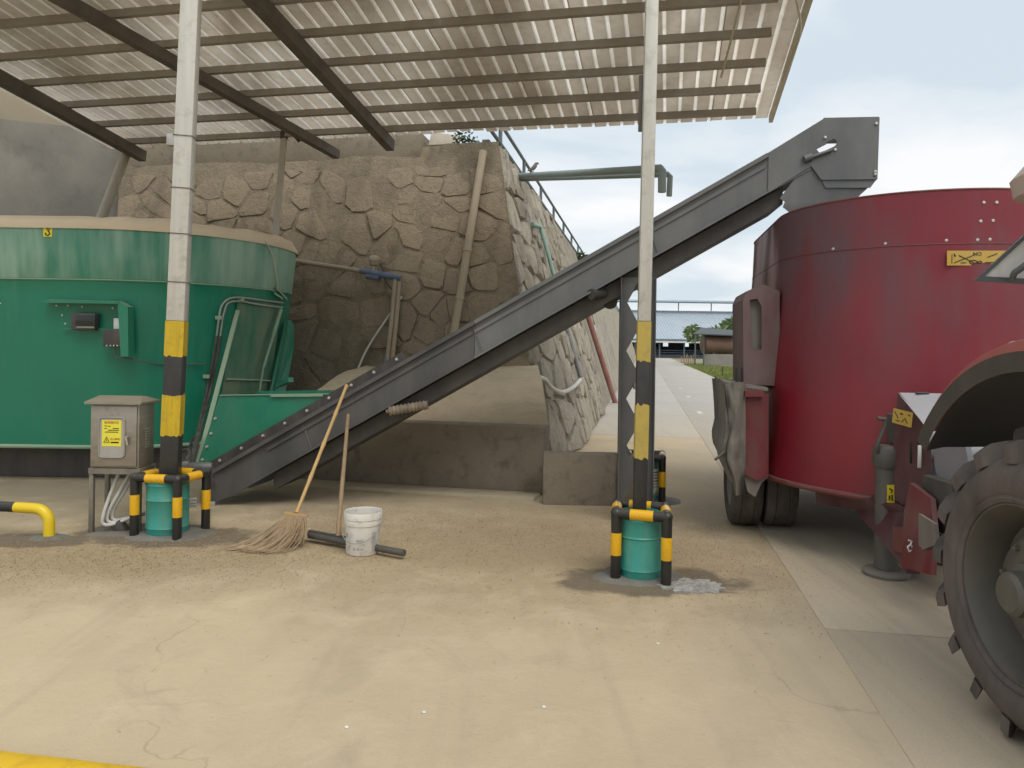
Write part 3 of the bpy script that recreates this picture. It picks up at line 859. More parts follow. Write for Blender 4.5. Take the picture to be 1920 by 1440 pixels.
def gfront(x, y, off=0.0):
    """point on the near face of the green tub"""
    d = ray(x, y)
    lo, hi = 5.0, 11.0
    for i in range(500):
        t = 5.0 + i * 0.012
        p = CAMP + d * t
        rr = 1.50 + (max(0.4, min(2.84, p.z)) - 0.4) * 0.1025 + off
        q = V(max(GC0.x, min(GC1.x, p.x)), GC0.y)
        if (V(p.x, p.y) - q).length <= rr: return p
    return P(x, y, 8.2)
def gnorm(p):
    q = V(max(GC0.x, min(GC1.x, p.x)), GC0.y); return (V(p.x, p.y) - q).normalized()
# hook sticker: yellow plate, black hook
STK_Y = mat('sticker_yellow', (0.78, 0.62, 0.02), (0.72, 0.56, 0.03), 4, .5)
INK = mat('black_ink', (0.015, 0.014, 0.012), None, 4, .6)
def sticker(parent, p, n, w, h, lines, mt, name='sticker', tilt=0.0, ink=None, th=0.004):
    n = Vector(n).normalized(); sx = UZ.cross(n).normalized()
    if sx.dot(V(1, 0, 0)) < 0: sx = -sx
    sz = n.cross(sx); sz = sz if sz.z > 0 else -sz
    if tilt:
        c_, s_ = math.cos(tilt), math.sin(tilt); sx, sz = sx * c_ + sz * s_, sz * c_ - sx * s_
    o = MB().box(p + n * th, (w, h, 0.003), (sx, sz, n)).build(name, mt, parent)
    for ln, wd in lines:
        MB().tube([p + n * (th + 0.003) + sx * (u * w) + sz * (v * h) for u, v in ln], wd, 5).build('mark', ink or INK, o)
    return o, sx, sz, n
hook = [(0.05 + 0.16 * math.cos(t), 0.28 + 0.12 * math.sin(t)) for t in [k * math.pi / 4 for k in range(9)]]
hook2 = [(0.06, 0.16), (0.10, 0.06), (0.20, -0.06), (0.24, -0.2), (0.12, -0.33), (-0.08, -0.36), (-0.24, -0.24), (-0.24, -0.08)]
p = gfront(90, 435)
sticker(gm, p, gnorm(p), 0.095, 0.105, [(hook, .005), (hook2, .007)], STK_Y)
WHT = mat('white_vinyl', (0.75, 0.75, 0.73), None, 4, .5)
p = gfront(0, 560)
sticker(gm, p - V(.03, 0, 0), gnorm(p), 0.09, 0.11, [([(0.2, .3), (.4, .1), (.3, -.1), (.42, -.3)], .006)], WHT, 'letter_patch')
# sun hood with the weighing display
HD = -V(0, 1, 0)
hp = [gfront(x, y) for x, y in ((95, 566), (232, 566), (252, 576), (252, 668), (238, 668))]
yb = min(q.y for q in hp) + 0.004
def hpt(x, y, out=0.0): return P(x, y, yb - out)
mb = MB()
mb.prism([hpt(92, 566), hpt(104, 561), hpt(232, 565), hpt(234, 569), hpt(104, 567)], V(0, -0.14, -0.012))
mb.prism([hpt(232, 566), hpt(251, 576), hpt(252, 668), hpt(238, 668)], V(0.0, -0.13, 0))
hood = mb.build('display_hood', GRN_P, gm)
MB().bar(hpt(120, 616, .02), hpt(236, 618, .02), 0.02, 0.015).build('display_rail', GRN_P, gm)
dsp = MB().box(hpt(160, 603, .055), (0.27, 0.10, 0.185), None, .018).build('weighing_display', BLKPL, gm)
SCRN = mat('dark_screen', (0.02, 0.024, 0.022), None, 4, .2)
MB().box(hpt(160, 601, .107), (0.21, 0.006, 0.115), None, .003).build('screen', SCRN, dsp)
MB().box(hpt(160, 613.5, .107), (0.19, 0.006, 0.018)).build('keypad', mat('grey_keys', (.25, .25, .24), None, 30, .5), dsp)
cb = MB().box(hpt(217, 634, .06), (0.235, 0.08, 0.185), None, .006).build('control_box', BLKPL, gm)
for k in range(6):
    MB().lathe([(0.009, 0), (0.009, 0.012), (0, 0.014)], hpt(201 + k * 6.6, 648, .10), V(0, -1, 0), 8).build('socket', BOLT, cb)
MB().box(hpt(223, 607, .015), (0.115, 0.015, 0.12), None, .012).build('white_plate', WHT, gm)
CAB = mat('grey_cable', (0.10, 0.13, 0.12), None, 5, .6)
MB().tube(bez([hpt(215, 652, .07), hpt(218, 668, .05), hpt(240, 672, .03), gfront(290, 681, .03), gfront(335, 683, .03), gfront(385, 682, .06)], 8), 0.009, 6).build('cable', CAB, gm)
bm_ = MB().lathe([(0.0, 0.012), (0.010, 0.010), (0.014, 0.0)], (0, 0, 0), V(0, -1, 0), 8).mesh('bolt', BOLT)
for x, y in ((107, 573), (128, 573), (155, 575), (212, 578), (117, 591), (123, 607), (233, 662)):
    p = gfront(x, y); stamp('bolt', bm_, p, gm)
# discharge door on the rounded end
DOORM = mat('dusty_green_door', (0.015, 0.15, 0.09), (0.05, 0.15, 0.09), 2.5, 0.6, dust=(0.36, 0.30, 0.19), dust_all=0.42, stretch=(6, 6, 1), coord='World')
def on_tub(x, y, off): return gfront(x, y, off)
door = [on_tub(x, y, 0.02) for x, y in ((446, 560), (470, 562), (500, 567), (525, 575), (519, 640), (513, 700), (508, 738), (470, 738), (440, 738), (415, 738), (425, 690), (436, 630))]
cen = sum(door, V(0, 0, 0)) / len(door); ndoor = gnorm(cen)
mb = MB()
def door_pt(i, j):
    x = (447 - 32 * j) * (1 - i) + (526 - 20 * j) * i; y = 560 + 180 * j + 12 * i * (1 - j)
    return on_tub(x, y, 0.025)
MB().grid(door_pt, 10, 8).build('discharge_door', DOORM, gm)
MB().tube([on_tub(x, y, .05) for x, y in ((425, 711), (460, 712), (508, 714))], 0.012, 6).build('door_bar', GRN_L, gm)
# pale flat bar down the left of the door and guide on the right
MB().bar(on_tub(446, 582, .05), P(372, 868, 7.52), 0.05, 0.018, V(0, -1, 0)).build('door_frame_bar', GRN_L, gm)
MB().bar(on_tub(538, 606, .06), on_tub(510, 738, .10), 0.10, 0.03, V(1, 0, 0)).build('door_guide', GRN_P, gm)
MB().prism([on_tub(540, 600, .05), on_tub(546, 612, .08), on_tub(545, 650, .10), on_tub(528, 740, .13), on_tub(514, 740, .06)], V(.03, .05, 0)).build('guide_plate', GRN_P, gm)
MB().bar(P(522, 722, 8.55), P(545, 712, 8.2), 0.06, 0.05).build('lug', GRN_P, gm)
MB().tube([on_tub(527, 580, .08), on_tub(512, 630, .09)], 0.024, 10).tube([on_tub(512, 630, .09), on_tub(494, 690, .09)], 0.018, 10).tube([on_tub(494, 690, .09), on_tub(486, 738, .09)], 0.012, 8).build('hydraulic_ram', GRN_L, gm)
# hydraulic pipes with clips, ending in a sprung hose
HOSE = mat('steel_pipe_dusty', (0.33, 0.37, 0.32), (0.25, 0.28, 0.25), 4, .45, .4)
RUB = mat('rubber_hose', (0.028, 0.028, 0.028), (0.05, .048, .045), 6, .6, dust=(0.3, .26, .2), dust_all=.3)
for off in (0, 1):
    dx, dy = off * 7, off * 9
    MB().tube(bez([on_tub(530, 568 + dy, .05), on_tub(490, 563 + dy, .05), on_tub(450, 558 + dy * .8, .05), on_tub(428, 561 + dy * .8, .05), on_tub(415 + dx * .8, 575 + dy, .05), on_tub(410 + dx, 600, .05), on_tub(406 + dx, 630, .05)], 6), 0.013, 8).build('hydraulic_pipe', HOSE, gm)
    MB().tube(bez([on_tub(406 + dx, 630, .05), on_tub(398 + dx, 680, .06), on_tub(384 + dx * .8, 750, .09), P(370 + dx * .6, 815, 7.75), P(361 + dx * .5, 852, 7.3), P(352 + dx * .5, 880, 6.95)], 6), 0.016, 8).build('hydraulic_hose', RUB, gm)
spring = []
s0, s1 = P(366, 818, 7.72), P(354, 858, 7.25)
for k in range(90):
    t = k / 89; a_ = t * 2 * math.pi * 11
    spring.append(s0.lerp(s1, t) + V(.03 * math.cos(a_), .03 * math.sin(a_), 0))
MB().tube(spring, 0.006, 5).build('hose_spring', BLKPL, gm)
for x, y in ((452, 562), (410, 596), (387, 706)):
    p = on_tub(x, y, .05)
    MB().box(p, (0.075, 0.03, 0.045), None, .006).build('pipe_clip', GRN_L, gm)
MB().tube(bez([on_tub(498, 452, .03), on_tub(512, 480, .03), on_tub(517, 510, .03), on_tub(521, 535, .03), on_tub(520, 545, .04)], 5), .006, 5).build('pull_wire', WIRE, gm)
MB().bar(on_tub(517, 538, .04), on_tub(538, 562, .04), .012, .03).bar(on_tub(515, 550, .04), on_tub(530, 560, .04), .012, .03).build('bracket', GRN_L, gm)

# ------------------------------------------------------------------ belt conveyor
CT, CH = V(-2.95, 7.32), V(3.25, 6.52)
cd = (CH - CT).normalized(); cp_ = V(-cd.y, cd.x)         # cp_: away from the viewer
CWD = 0.82
def CPt(x, y, off=0.0):
    """point on the conveyor's near side plane (off metres deeper)"""
    return PL(x, y, CT + cp_ * off, cp_)
def cz(u):  # top edge height at distance u along the belt
    return 0.325 + 0.577 * u
def cu(u, dz, off=0.0):
    return CT + cd * u + cp_ * off + V(0, 0, cz(u) + dz)
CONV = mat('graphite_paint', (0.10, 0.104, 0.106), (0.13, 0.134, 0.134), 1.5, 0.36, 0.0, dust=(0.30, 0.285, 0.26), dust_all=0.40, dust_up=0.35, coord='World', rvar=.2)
BELT = mat('black_belt_rubber', (0.028, 0.028, 0.028), (0.04, .038, .035), 4, .7, dust=(0.35, .3, .22), dust_all=.2, dust_up=.5, coord='World')
RUST = mat('dirty_return_pan', (0.055, 0.05, 0.046), (0.04, 0.037, 0.034), 3, .6, dust=(0.17, .145, .115), dust_all=.35, coord='World')
cv = thing('belt_conveyor', CT + cd * 0.3, 'long dark grey inclined belt conveyor rising from the green mixer to the red mixer', 'conveyor')
U1 = 5.62
CONV_D = mat('graphite_paint_shaded', (0.05, 0.05, 0.051), (0.07, 0.07, 0.07), 1.5, 0.40, dust=(0.25, 0.23, 0.20), dust_all=0.32, dust_up=0.35, coord='World')  # darker copy of the graphite paint: roof shade put into colour; legs share it
US = 2.62
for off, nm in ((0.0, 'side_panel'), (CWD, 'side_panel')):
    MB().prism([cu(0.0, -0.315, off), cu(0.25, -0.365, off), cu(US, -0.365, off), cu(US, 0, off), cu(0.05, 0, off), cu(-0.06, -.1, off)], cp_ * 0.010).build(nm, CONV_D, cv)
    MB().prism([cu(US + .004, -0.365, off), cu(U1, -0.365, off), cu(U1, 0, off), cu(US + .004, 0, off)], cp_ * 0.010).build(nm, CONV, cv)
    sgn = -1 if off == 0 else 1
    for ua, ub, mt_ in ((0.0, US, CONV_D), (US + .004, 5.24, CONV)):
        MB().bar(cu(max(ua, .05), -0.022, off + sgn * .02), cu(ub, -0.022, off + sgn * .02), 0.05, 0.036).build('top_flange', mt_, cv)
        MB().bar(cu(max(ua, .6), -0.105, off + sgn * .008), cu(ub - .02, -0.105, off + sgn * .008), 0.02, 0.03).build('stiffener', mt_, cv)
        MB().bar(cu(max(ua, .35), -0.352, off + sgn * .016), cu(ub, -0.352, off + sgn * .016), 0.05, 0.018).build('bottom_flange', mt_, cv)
MB().loft([[cu(0.1, -.16, .012), cu(0.1, -.16, CWD - .002)], [cu(U1 - .05, -.20, .012), cu(U1 - .05, -.20, CWD - .002)]], closed=False).build('belt', BELT, cv)
MB().prism([cu(0.62, -0.372, .09), cu(U1 - .22, -0.372, .09), cu(U1 - .22, -0.53, .09), cu(0.62, -0.53, .09)], cp_ * (CWD - .18)).build('return_pan', RUST, cv)
# bolted strip of the lower end
strip = MB().bar(cu(0.02, 0.045, -.012), cu(1.95, 0.045, -.012), 0.02, 0.085).build('bolted_strip', BLKPL, cv)
bcv = MB().lathe([(0.0, 0.014), (0.012, 0.012), (0.017, 0.0)], (0, 0, 0), -cp_, 8).mesh('bolt', BOLT)
for k in range(9):
    stamp('bolt', bcv, cu(0.12 + k * 0.22, 0.05, -.022), cv)
for k, u in enumerate((0.95, 2.6, 4.2)):
    MB().bar(cu(u, -.03, -.006), cu(u + .10, -.355, -.006), 0.006, 0.02, cp_).build('panel_joint', CONV, cv)
# ribbed return roller and smaller roller
p, q = CPt(724, 772, -.05), CPt(802, 759, .02)
n_ = 44
pts = [p.lerp(q, k / n_) for k in range(n_ + 1)]
MB().tube(pts, [.018 if k < 3 else (.047 if k % 4 < 2 else .038) for k in range(n_ + 1)], 12).build('ribbed_roller', mat('rusty_spring', (0.13, 0.10, 0.075), (0.20, .16, .12), 9, .7, dust=DUST, dust_all=.4), cv)
p, q = CPt(1108, 552, -.04), CPt(1132, 549, .1)
MB().tube([p, q], .05, 14).build('return_roller', RUST, cv)
MB().tube([CPt(1144, 566, .2), CPt(1144, 566, .62)], .07, 12).build('return_roller', RUST, cv)
# tail shaft bolts
MB().tube([CPt(386, 908, -.06), CPt(386, 908, CWD + .06)], .045, 12).build('tail_shaft', HOSE, cv)
MB().box(CPt(398, 945, -.03), (.06, .03, .05), None, .008).build('tension_bolt', BOLT, cv)
# head box with the slotted plates
head = [(1545, 222), (1648, 220), (1644, 336), (1540, 337), (1521, 311)]
hl = [cu(5.25, -.362, 0), cu(5.25, -.002, 0)]
slot = [(1531, 280), (1550, 270), (1549, 267), (1562, 260), (1568, 262), (1570, 268), (1565, 274), (1537, 287)]
MB().prism([CPt(x, y, -.012) for x, y in head] + [q - cp_ * .012 for q in hl], cp_ * .010, [[CPt(x, y, -.012) for x, y in slot]]).build('head_plate', CONV, cv)
hp_ = [CPt(x, y, 0) + cp_ * (CWD + .012) for x, y in head] + [q + cp_ * (CWD + .012) for q in hl]
c_ = CPt(1560, 268, 0); cfar = PL(1553, 272, CT + cp_ * (CWD + .012), cp_)
hole = [cfar + cd * (.20 * math.cos(t)) + UZ * (.11 * math.sin(t)) + cd * (.08 * math.sin(t)) for t in [k * math.pi / 5 for k in range(10)]]
MB().prism(hp_, cp_ * .010, [hole]).build('head_plate', CONV, cv)
for (x, y, x2, y2) in ((1545, 222, 1648, 220), (1648, 220, 1644, 336)):
    a_, b_ = CPt(x, y), CPt(x2, y2)
    MB().prism([a_, b_, b_ + cp_ * CWD, a_ + cp_ * CWD], ((b_ - a_).cross(cp_)).normalized() * .006).build('head_cover', CONV, cv)
# chute under the head, slit rubber at its mouth
ctop = [CPt(1521, 312), CPt(1540, 337), CPt(1644, 336)]
MB().prism([CPt(1540, 337, .003), CPt(1644, 336, .003), CPt(1632, 352, .003), CPt(1548, 352, .003)], cp_ * .008).build('chute_lip', CONV, cv)
a_, b_ = CPt(1540, 338, .01), CPt(1478, 400, .06)
mb = MB()
mb.prism([CPt(1500, 322, .012), CPt(1521, 313, .012), CPt(1540, 339, .012), CPt(1642, 338, .012), CPt(1606, 372, .03), CPt(1600, 420, .04), CPt(1500, 420, .04), CPt(1478, 396, .03), CPt(1468, 388, .02), CPt(1472, 378, .02), CPt(1462, 372, .02)], cp_ * .01)
fl_ = mb.build('chute_flap', CONV, cv)
MB().loft([[CPt(1606, 372, .03), CPt(1606, 372, .03) + cp_ * (CWD - .06)], [CPt(1644, 337, .01), CPt(1644, 337, .01) + cp_ * (CWD - .03)]], closed=False).build('chute_front', CONV, cv)
MB().tube([CPt(1516, 297, -.03), CPt(1560, 281, -.03)], .016, 10).tube([CPt(1508, 299, -.03), CPt(1522, 294, -.03)], .034, 10).build('belt_tensioner', CONV, cv)
for x, y in ((1547, 258), (1566, 281), (1643, 232), (1641, 322), (1641, 327)):
    stamp('bolt', bcv, CPt(x, y, -.014), cv)
# legs cut with diamonds
def leg(cx_, cy_, top, nm):
    W_, seg = 0.155, 0.50
    sx, sy = V(cd.x, cd.y), cp_
    t = V(cx_, cy_)
    mb = MB()
    n = int(top / seg) + 1
    sg = top / n
    for k in range(n):
        z0 = k * sg; zm = z0 + sg / 2; z1 = z0 + sg; dh = sg * .42; dw = .102
        def pt(u, z): return t + sx * u + V(0, 0, z)
        e = 0.0
        mb.prism([pt(-W_, zm), pt(-dw, zm), pt(0, zm + dh), pt(0, z1), pt(-W_, z1)], sy * .010)
        mb.prism([pt(W_, zm), pt(W_, z1), pt(0, z1), pt(0, zm + dh), pt(dw, zm)], sy * .010)
        mb.prism([pt(-W_, zm), pt(-W_, z0), pt(0, z0), pt(0, zm - dh), pt(-dw, zm)], sy * .010)
        mb.prism([pt(W_, zm), pt(dw, zm), pt(0, zm - dh), pt(0, z0), pt(W_, z0)], sy * .010)
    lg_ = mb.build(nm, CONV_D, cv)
    for s in (-1, 1):
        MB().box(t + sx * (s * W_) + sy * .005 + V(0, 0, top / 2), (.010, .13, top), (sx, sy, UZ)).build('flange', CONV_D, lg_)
    MB().box(t + sy * .005 + V(0, 0, .008), (.42, .26, .016), (sx, sy, UZ), .003).build('base_plate', CONV, lg_)
pl_ = PL(1192, 900, CT + cp_ * 0.06, cp_)
ul = (V(pl_.x, pl_.y) - CT).dot(cd)
for off in (0.06, CWD - .06):
    b_ = CT + cd * ul + cp_ * off
    leg(b_.x, b_.y, cz(ul) - .37 - .09, 'support_leg')
MB().bar(CT + cd * ul + cp_ * .02 + V(0, 0, 1.25), CT + cd * ul + cp_ * (CWD - .02) + V(0, 0, 1.25), .06, .06).build('cross_member', CONV, cv)
# green chute from the mixer door onto the belt
gch = thing('discharge_chute', CT + cd * .9 + V(0, 0, .5), 'green sheet steel chute between the mixer door and the conveyor foot', 'chute')
cpoly = [(371, 872), (413, 742), (652, 739), (630, 757), (385, 884)]
MB().prism([CPt(x, y, .03) for x, y in cpoly], cp_ * .006).build('side_sheet', GRN_P, gch)
MB().prism([CPt(x, y, 0) + cp_ * (CWD - .05) for x, y in cpoly], cp_ * .006).build('side_sheet', GRN_P, gch)
MB().prism([CPt(371, 872, .04), CPt(413, 742, .04), CPt(413, 742, .04) + cp_ * (CWD - .1), CPt(371, 872, .04) + cp_ * (CWD - .1)], -cd * .006).build('back_sheet', GRN_P, gch)
MB().bar(CPt(508, 742, .012), CPt(606, 741, .012), .02, .022).build('rim_strip', GRN_L, gch)
MB().bar(CPt(413, 741, .03), CPt(652, 738, .03), .03, .008).build('rim_fold', GRN_L, gch)
for x, y in ((380, 862), (388, 838), (396, 813), (404, 785)):
    stamp('bolt', bcv, CPt(x, y, .028), gch)
# hydraulic motor and valve on top of the guard by the conveyor foot
mo = thing('hydraulic_motor', P(345, 895, 6.45), 'grey hydraulic motor with hoses above the left drum', 'motor')
c_ = P(352, 876, 6.6)
MB().lathe([(0, 0), (.04, 0), (.045, .02), (.045, .19), (.038, .21), (0, .21)], c_, V(1, .1, 0), 18).build('motor_body', mat('cast_grey', (.16, .17, .165), (.11, .115, .11), 6, .55, .3), mo)
MB().box(c_ - V(.04, 0, 0.0), (.11, .09, .10), None, .012).build('valve_block', mat('cast_pale', (.33, .32, .29), (.2, .19, .17), 8, .6, .3), mo)
MB().lathe([(0, .05), (.035, .045), (.052, .01), (.052, -.05), (.03, -.06), (0, -.06)], P(327, 884, 6.5), V(-.3, -.5, .2), 16).build('red_cap', mat('faded_red_cap', (.30, .12, .12), (.12, .05, .06), 7, .6), mo)
for dx in (0, 26):
    MB().tube(bez([c_ + V(-.05 + dx * .003, 0, .04), P(335 + dx * .6, 862, 6.7), P(330 + dx, 850, 6.9), P(352, 842, 7.3)], 6), .016, 8).build('hose', RUB, mo)
MB().box(P(336, 892, 6.45) , (.24, .16, .02), None, .004).build('mounting_plate', DARK, mo)
MB().box(P(336, 892, 6.45) - V(0, 0, .25), (.05, .05, .5), None, .004).build('bracket_leg', DARK, mo)
# ------------------------------------------------------------------ drums, guards
GUY = mat('glossy_guard_yellow', (0.80, 0.44, 0.012), (0.74, 0.40, 0.015), 6, 0.28, grime=(0.35, 0.22, 0.03), grime_amt=.25)
GUB = mat('guard_black', (0.012, 0.0115, 0.0115), (0.022, 0.021, 0.02), 7, 0.3, dust=(0.2, .17, .13), dust_all=.07, dust_up=.2)
TEAL = mat('teal_drum_paint', (0.018, 0.31, 0.25), (0.022, 0.26, 0.21), 5, 0.4, grime=(0.01, 0.12, 0.11), grime_amt=.4, dust=(.34, .31, .23), dust_all=.22, bump=.2, bscale=10, bdist=.01)
CEM = mat('damp_cement', (0.20, 0.19, 0.165), (0.13, 0.12, 0.10), 6, 0.75, bump=.5, bscale=22, bdist=.01)
def guard(label, corners, h, r_, sleeves, cem):
    c_ = sum((V(*q) for q in corners), V(0, 0)) / len(corners)
    t = thing('pipe_guard', c_, label, 'guard rail', 'striped pipe guards round the posts')
    n = len(corners)
    for i, q in enumerate(corners):
        q = V(*q)
        prof = [(r_, -.02), (r_, h)] + [(r_ * 1.12 * math.cos(a_), h + r_ * 1.12 * math.sin(a_)) for a_ in [k * math.pi / 8 for k in range(5)]]
        po = MB().lathe(prof, q, UZ, 18).build('guard_post', GUB, t)
        MB().lathe([(r_ + .0015, h * .38), (r_ + .0018, h * .385), (r_ + .0018, h * .71), (r_ + .0015, h * .715)], q, UZ, 18).build('yellow_band', GUY, po)
        w = V(*corners[(i + 1) % n])
        ra = MB().tube([q + V(0, 0, h), w + V(0, 0, h)], r_, 16).build('guard_rail', GUB, t)
        a_, b_ = q.lerp(w, .28) + V(0, 0, h), q.lerp(w, .74) + V(0, 0, h)
        MB().tube([a_, b_], r_ + .0018, 16).build('yellow_band', GUY, ra)
    # hand trowelled cement round the foot
    n2 = 40; ring0, ring1, ring2 = [], [], []
    for k in range(n2):
        a_ = 2 * math.pi * k / n2
        rr = 1 + .22 * nz((math.cos(a_) * 1.3, math.sin(a_) * 1.3, c_.x)) + .06 * nz((math.cos(a_) * 4, math.sin(a_) * 4, c_.y))
        d = V(math.cos(a_) * cem[0] * rr, math.sin(a_) * cem[1] * rr)
        ring0.append(c_ + d + V(0, 0, -.005)); ring1.append(c_ + d * .86 + V(0, 0, .016)); ring2.append(c_ + d * .4 + V(0, 0, .03))
    mb = MB().loft([ring0, ring1, ring2]); mb.f.append(tuple(range(2 * n2, 3 * n2)))
    mb.build('cement_footing', CEM, t, angle=60)
def drum(c_, r_, h, label, paper=None):
    c_ = V(*c_)
    prof = [(r_ * .97, 0.0), (r_, .012), (r_, .05), (r_ + .006, .06), (r_, .07), (r_, h * .62), (r_ + .007, h * .64), (r_, h * .66), (r_, h - .05), (r_ + .006, h - .04), (r_, h - .03), (r_ + .004, h), (r_ - .012, h + .002), (r_ - .015, h - .02), (0, h - .022)]
    o = MB().lathe(prof, c_ + V(0, 0, .015), UZ, 36).build('drum', TEAL, org=c_)
    tag(o, label, 'drum', 'teal drums cast round the posts')
    return o
guard('striped pipe guard round the right roof post, standing on wet white splashed cement', [(0.735, 5.14), (1.06, 5.03), (1.11, 5.34), (0.785, 5.45)], 0.46, 0.036, 1, (.33, .25))
dr = drum((0.915, 5.22), 0.150, 0.44, 'dented teal steel drum inside the guard of the right roof post')
LIME = mat('white_lime_splash', (0.50, 0.49, 0.46), (0.22, 0.20, 0.165), 30, .7, bump=.6, bscale=60)
mb = MB(); ring = []
for k in range(46):
    a_ = 2 * math.pi * k / 46
    rr = 1 + .5 * nz((math.cos(a_) * 2.2, math.sin(a_) * 2.2, 4)) + .2 * nz((math.cos(a_) * 7, math.sin(a_) * 7, 1))
    ring.append(V(1.23 + .21 * rr * math.cos(a_), 5.02 + .15 * rr * math.sin(a_), .011))
mb.v = ring + [p * 1.0 + V(0, 0, -.012) for p in ring]; mb.f = [tuple(range(46))] + [(k, (k + 1) % 46, 46 + (k + 1) % 46, 46 + k) for k in range(46)]
tag(mb.build('lime_splash', LIME, org=V(1.23, 5.02, 0)), 'white lime splash on the ground right of the front drum', 'splash')
guard('striped pipe guard round the left roof post beside the control cabinet', [(-3.06, 6.09), (-2.68, 6.02), (-2.58, 6.34), (-2.98, 6.42)], 0.485, 0.036, 1, (.40, .26))
dr = drum((-2.84, 6.20), 0.165, 0.45, 'teal steel drum with white paper label inside the left guard')
PAPER = mat('paper_label', (0.72, 0.72, 0.68), (0.6, .6, .55), 8, .8)
def curved_label(dr, c_, r_, a0, a1, z0, z1, mt, marks=True, name='paper_label'):
    c_ = V(*c_)
    o = MB().loft([[c_ + V(r_ * math.cos(a0 + (a1 - a0) * k / 8), r_ * math.sin(a0 + (a1 - a0) * k / 8), z) for k in range(9)] for z in (z0, z1)], closed=False).build(name, mt, dr)
    return o
lb = curved_label(dr, (-2.84, 6.20), .1665, R(-168), R(-142), .12, .36, PAPER)
for k, z in enumerate((.33, .305, .27, .24)):
    curved_label(dr, (-2.84, 6.20), .168, R(-166 + 2 * k), R(-147 - 3 * (k % 2)), z - .008, z, INK, name='print_line')
guard('striped pipe guard farthest from the viewer, behind the conveyor leg', [(1.22, 7.72), (1.56, 7.66), (1.62, 7.98), (1.28, 8.04)], 0.47, 0.036, 1, (.38, .28))
dr = drum((1.42, 7.85), 0.15, 0.42, 'labelled teal drum in the far guard behind the conveyor leg')
curved_label(dr, (1.42, 7.85), .1535, R(-75), R(-15), .10, .35, PAPER)
for k in range(6):
    curved_label(dr, (1.42, 7.85), .155, R(-72 + 3 * (k % 2)), R(-22 - 5 * (k % 3)), .31 - .03 * k, .32 - .03 * k, INK if k < 4 else TEAL, name='print_line')
curved_label(dr, (1.42, 7.85), .155, R(-60), R(-25), .10, .125, YEL, name='print_patch')

# bent barrier pipe at the left edge
GY2 = mat('barrier_yellow', (0.80, 0.58, 0.02), (0.74, 0.52, 0.02), 5, .38)
p = G(92, 1008); zb = 0.235
br = thing('bent_barrier', p, 'low bent barrier pipe, yellow at the elbow and black beyond, at the left edge', 'barrier')
pts = [p + V(0, 0, -.02), p + V(0, 0, zb - .12)] + arc(p + V(-.12, 0, zb - .12), .12, 0, math.pi / 2, 8, V(1, 0, 0), UZ)[1:]
q0 = pts[-1]; pts += [q0 + V(-.16, .012, .004)]
MB().tube(pts, .043, 16).build('yellow_section', GY2, br)
pe = q0 + V(-1.1, .10, .02)
MB().tube([q0 + V(-.155, .012, .004), pe] + [pe + V(-.12, .01, -.08), pe + V(-.15, .012, -.26)], .0415, 16).build('black_section', GUB, br)
n2 = 30; r0_, r1_ = [], []
for k in range(n2):
    a_ = 2 * math.pi * k / n2; rr = 1 + .3 * nz((math.cos(a_) * 2, math.sin(a_) * 2, 9))
    r0_.append(p + V(.17 * rr * math.cos(a_), .11 * rr * math.sin(a_), -.004)); r1_.append(p + V(.12 * rr * math.cos(a_), .07 * rr * math.sin(a_), .018))
mb = MB().loft([r0_, r1_]); mb.f.append(tuple(range(n2, 2 * n2))); mb.build('cement_footing', CEM, br, angle=60)

# ------------------------------------------------------------------ control cabinet
INOX = mat('brushed_stainless', (0.36, 0.325, 0.27), (0.28, 0.25, 0.205), 2.5, 0.42, 0.55, grime=(0.13, .11, .09), grime_amt=.5, stretch=(2, 2, 9), dust=(.35, .29, .2), dust_all=.25, dust_up=.55)
cab = thing('control_cabinet', V(-3.27, 6.3), 'stainless electric control cabinet with yellow warning sheet on angle iron legs', 'control cabinet')
x0, x1, yf, yk = -3.475, -3.075, 6.18, 6.44
zb_, zt_ = 0.545, 1.075
MB().box(V((x0 + x1) / 2, (yf + yk) / 2, (zb_ + zt_) / 2), (x1 - x0, yk - yf, zt_ - zb_), None, .006).build('housing', INOX, cab)
# hipped lid with overhang
ov = .035
low = [V(x0 - ov, yf - ov - .01, zt_ + .0), V(x1 + ov, yf - ov - .01, zt_), V(x1 + ov, yk + ov, zt_), V(x0 - ov, yk + ov, zt_)]
lo2 = [q + V(0, 0, .018) for q in low]
up_ = [V(x0 + .0, (yf + yk) / 2 - .02, zt_ + .06), V(x1 - .03, (yf + yk) / 2 - .02, zt_ + .06), V(x1 - .03, (yf + yk) / 2 + .02, zt_ + .06), V(x0, (yf + yk) / 2 + .02, zt_ + .06)]
mb = MB().loft([low, lo2, up_]); mb.f += [(3, 2, 1, 0), (8, 9, 10, 11)]
lid = mb.build('lid', INOX, cab, angle=20)
dr_ = MB().box(V((x0 + x1) / 2 - .004, yf - .008, (zb_ + zt_) / 2), (x1 - x0 - .02, .016, zt_ - zb_ - .03), None, .005).build('door', INOX, cab)
FR = mat('window_trim', (0.42, 0.40, 0.35), (.3, .28, .24), 6, .4, .5)
def dp(x, y, o=0.0):
    q = P(x, y, yf - .016); return V(q.x, yf - .016 - o, q.z)
wx0, wx1, wz0, wz1 = -3.395, -3.185, 0.635, .965
wc = V((wx0 + wx1) / 2, yf - .018, (wz0 + wz1) / 2)
def rrect(w, h, r_, n=5):
    out = []
    for (sx, sz, a0) in ((1, 1, 0), (-1, 1, 90), (-1, -1, 180), (1, -1, 270)):
        for k in range(n + 1):
            a_ = R(a0 + 90 * k / n); out.append((sx * (w / 2 - r_) + r_ * math.cos(a_), sz * (h / 2 - r_) + r_ * math.sin(a_)))
    return out
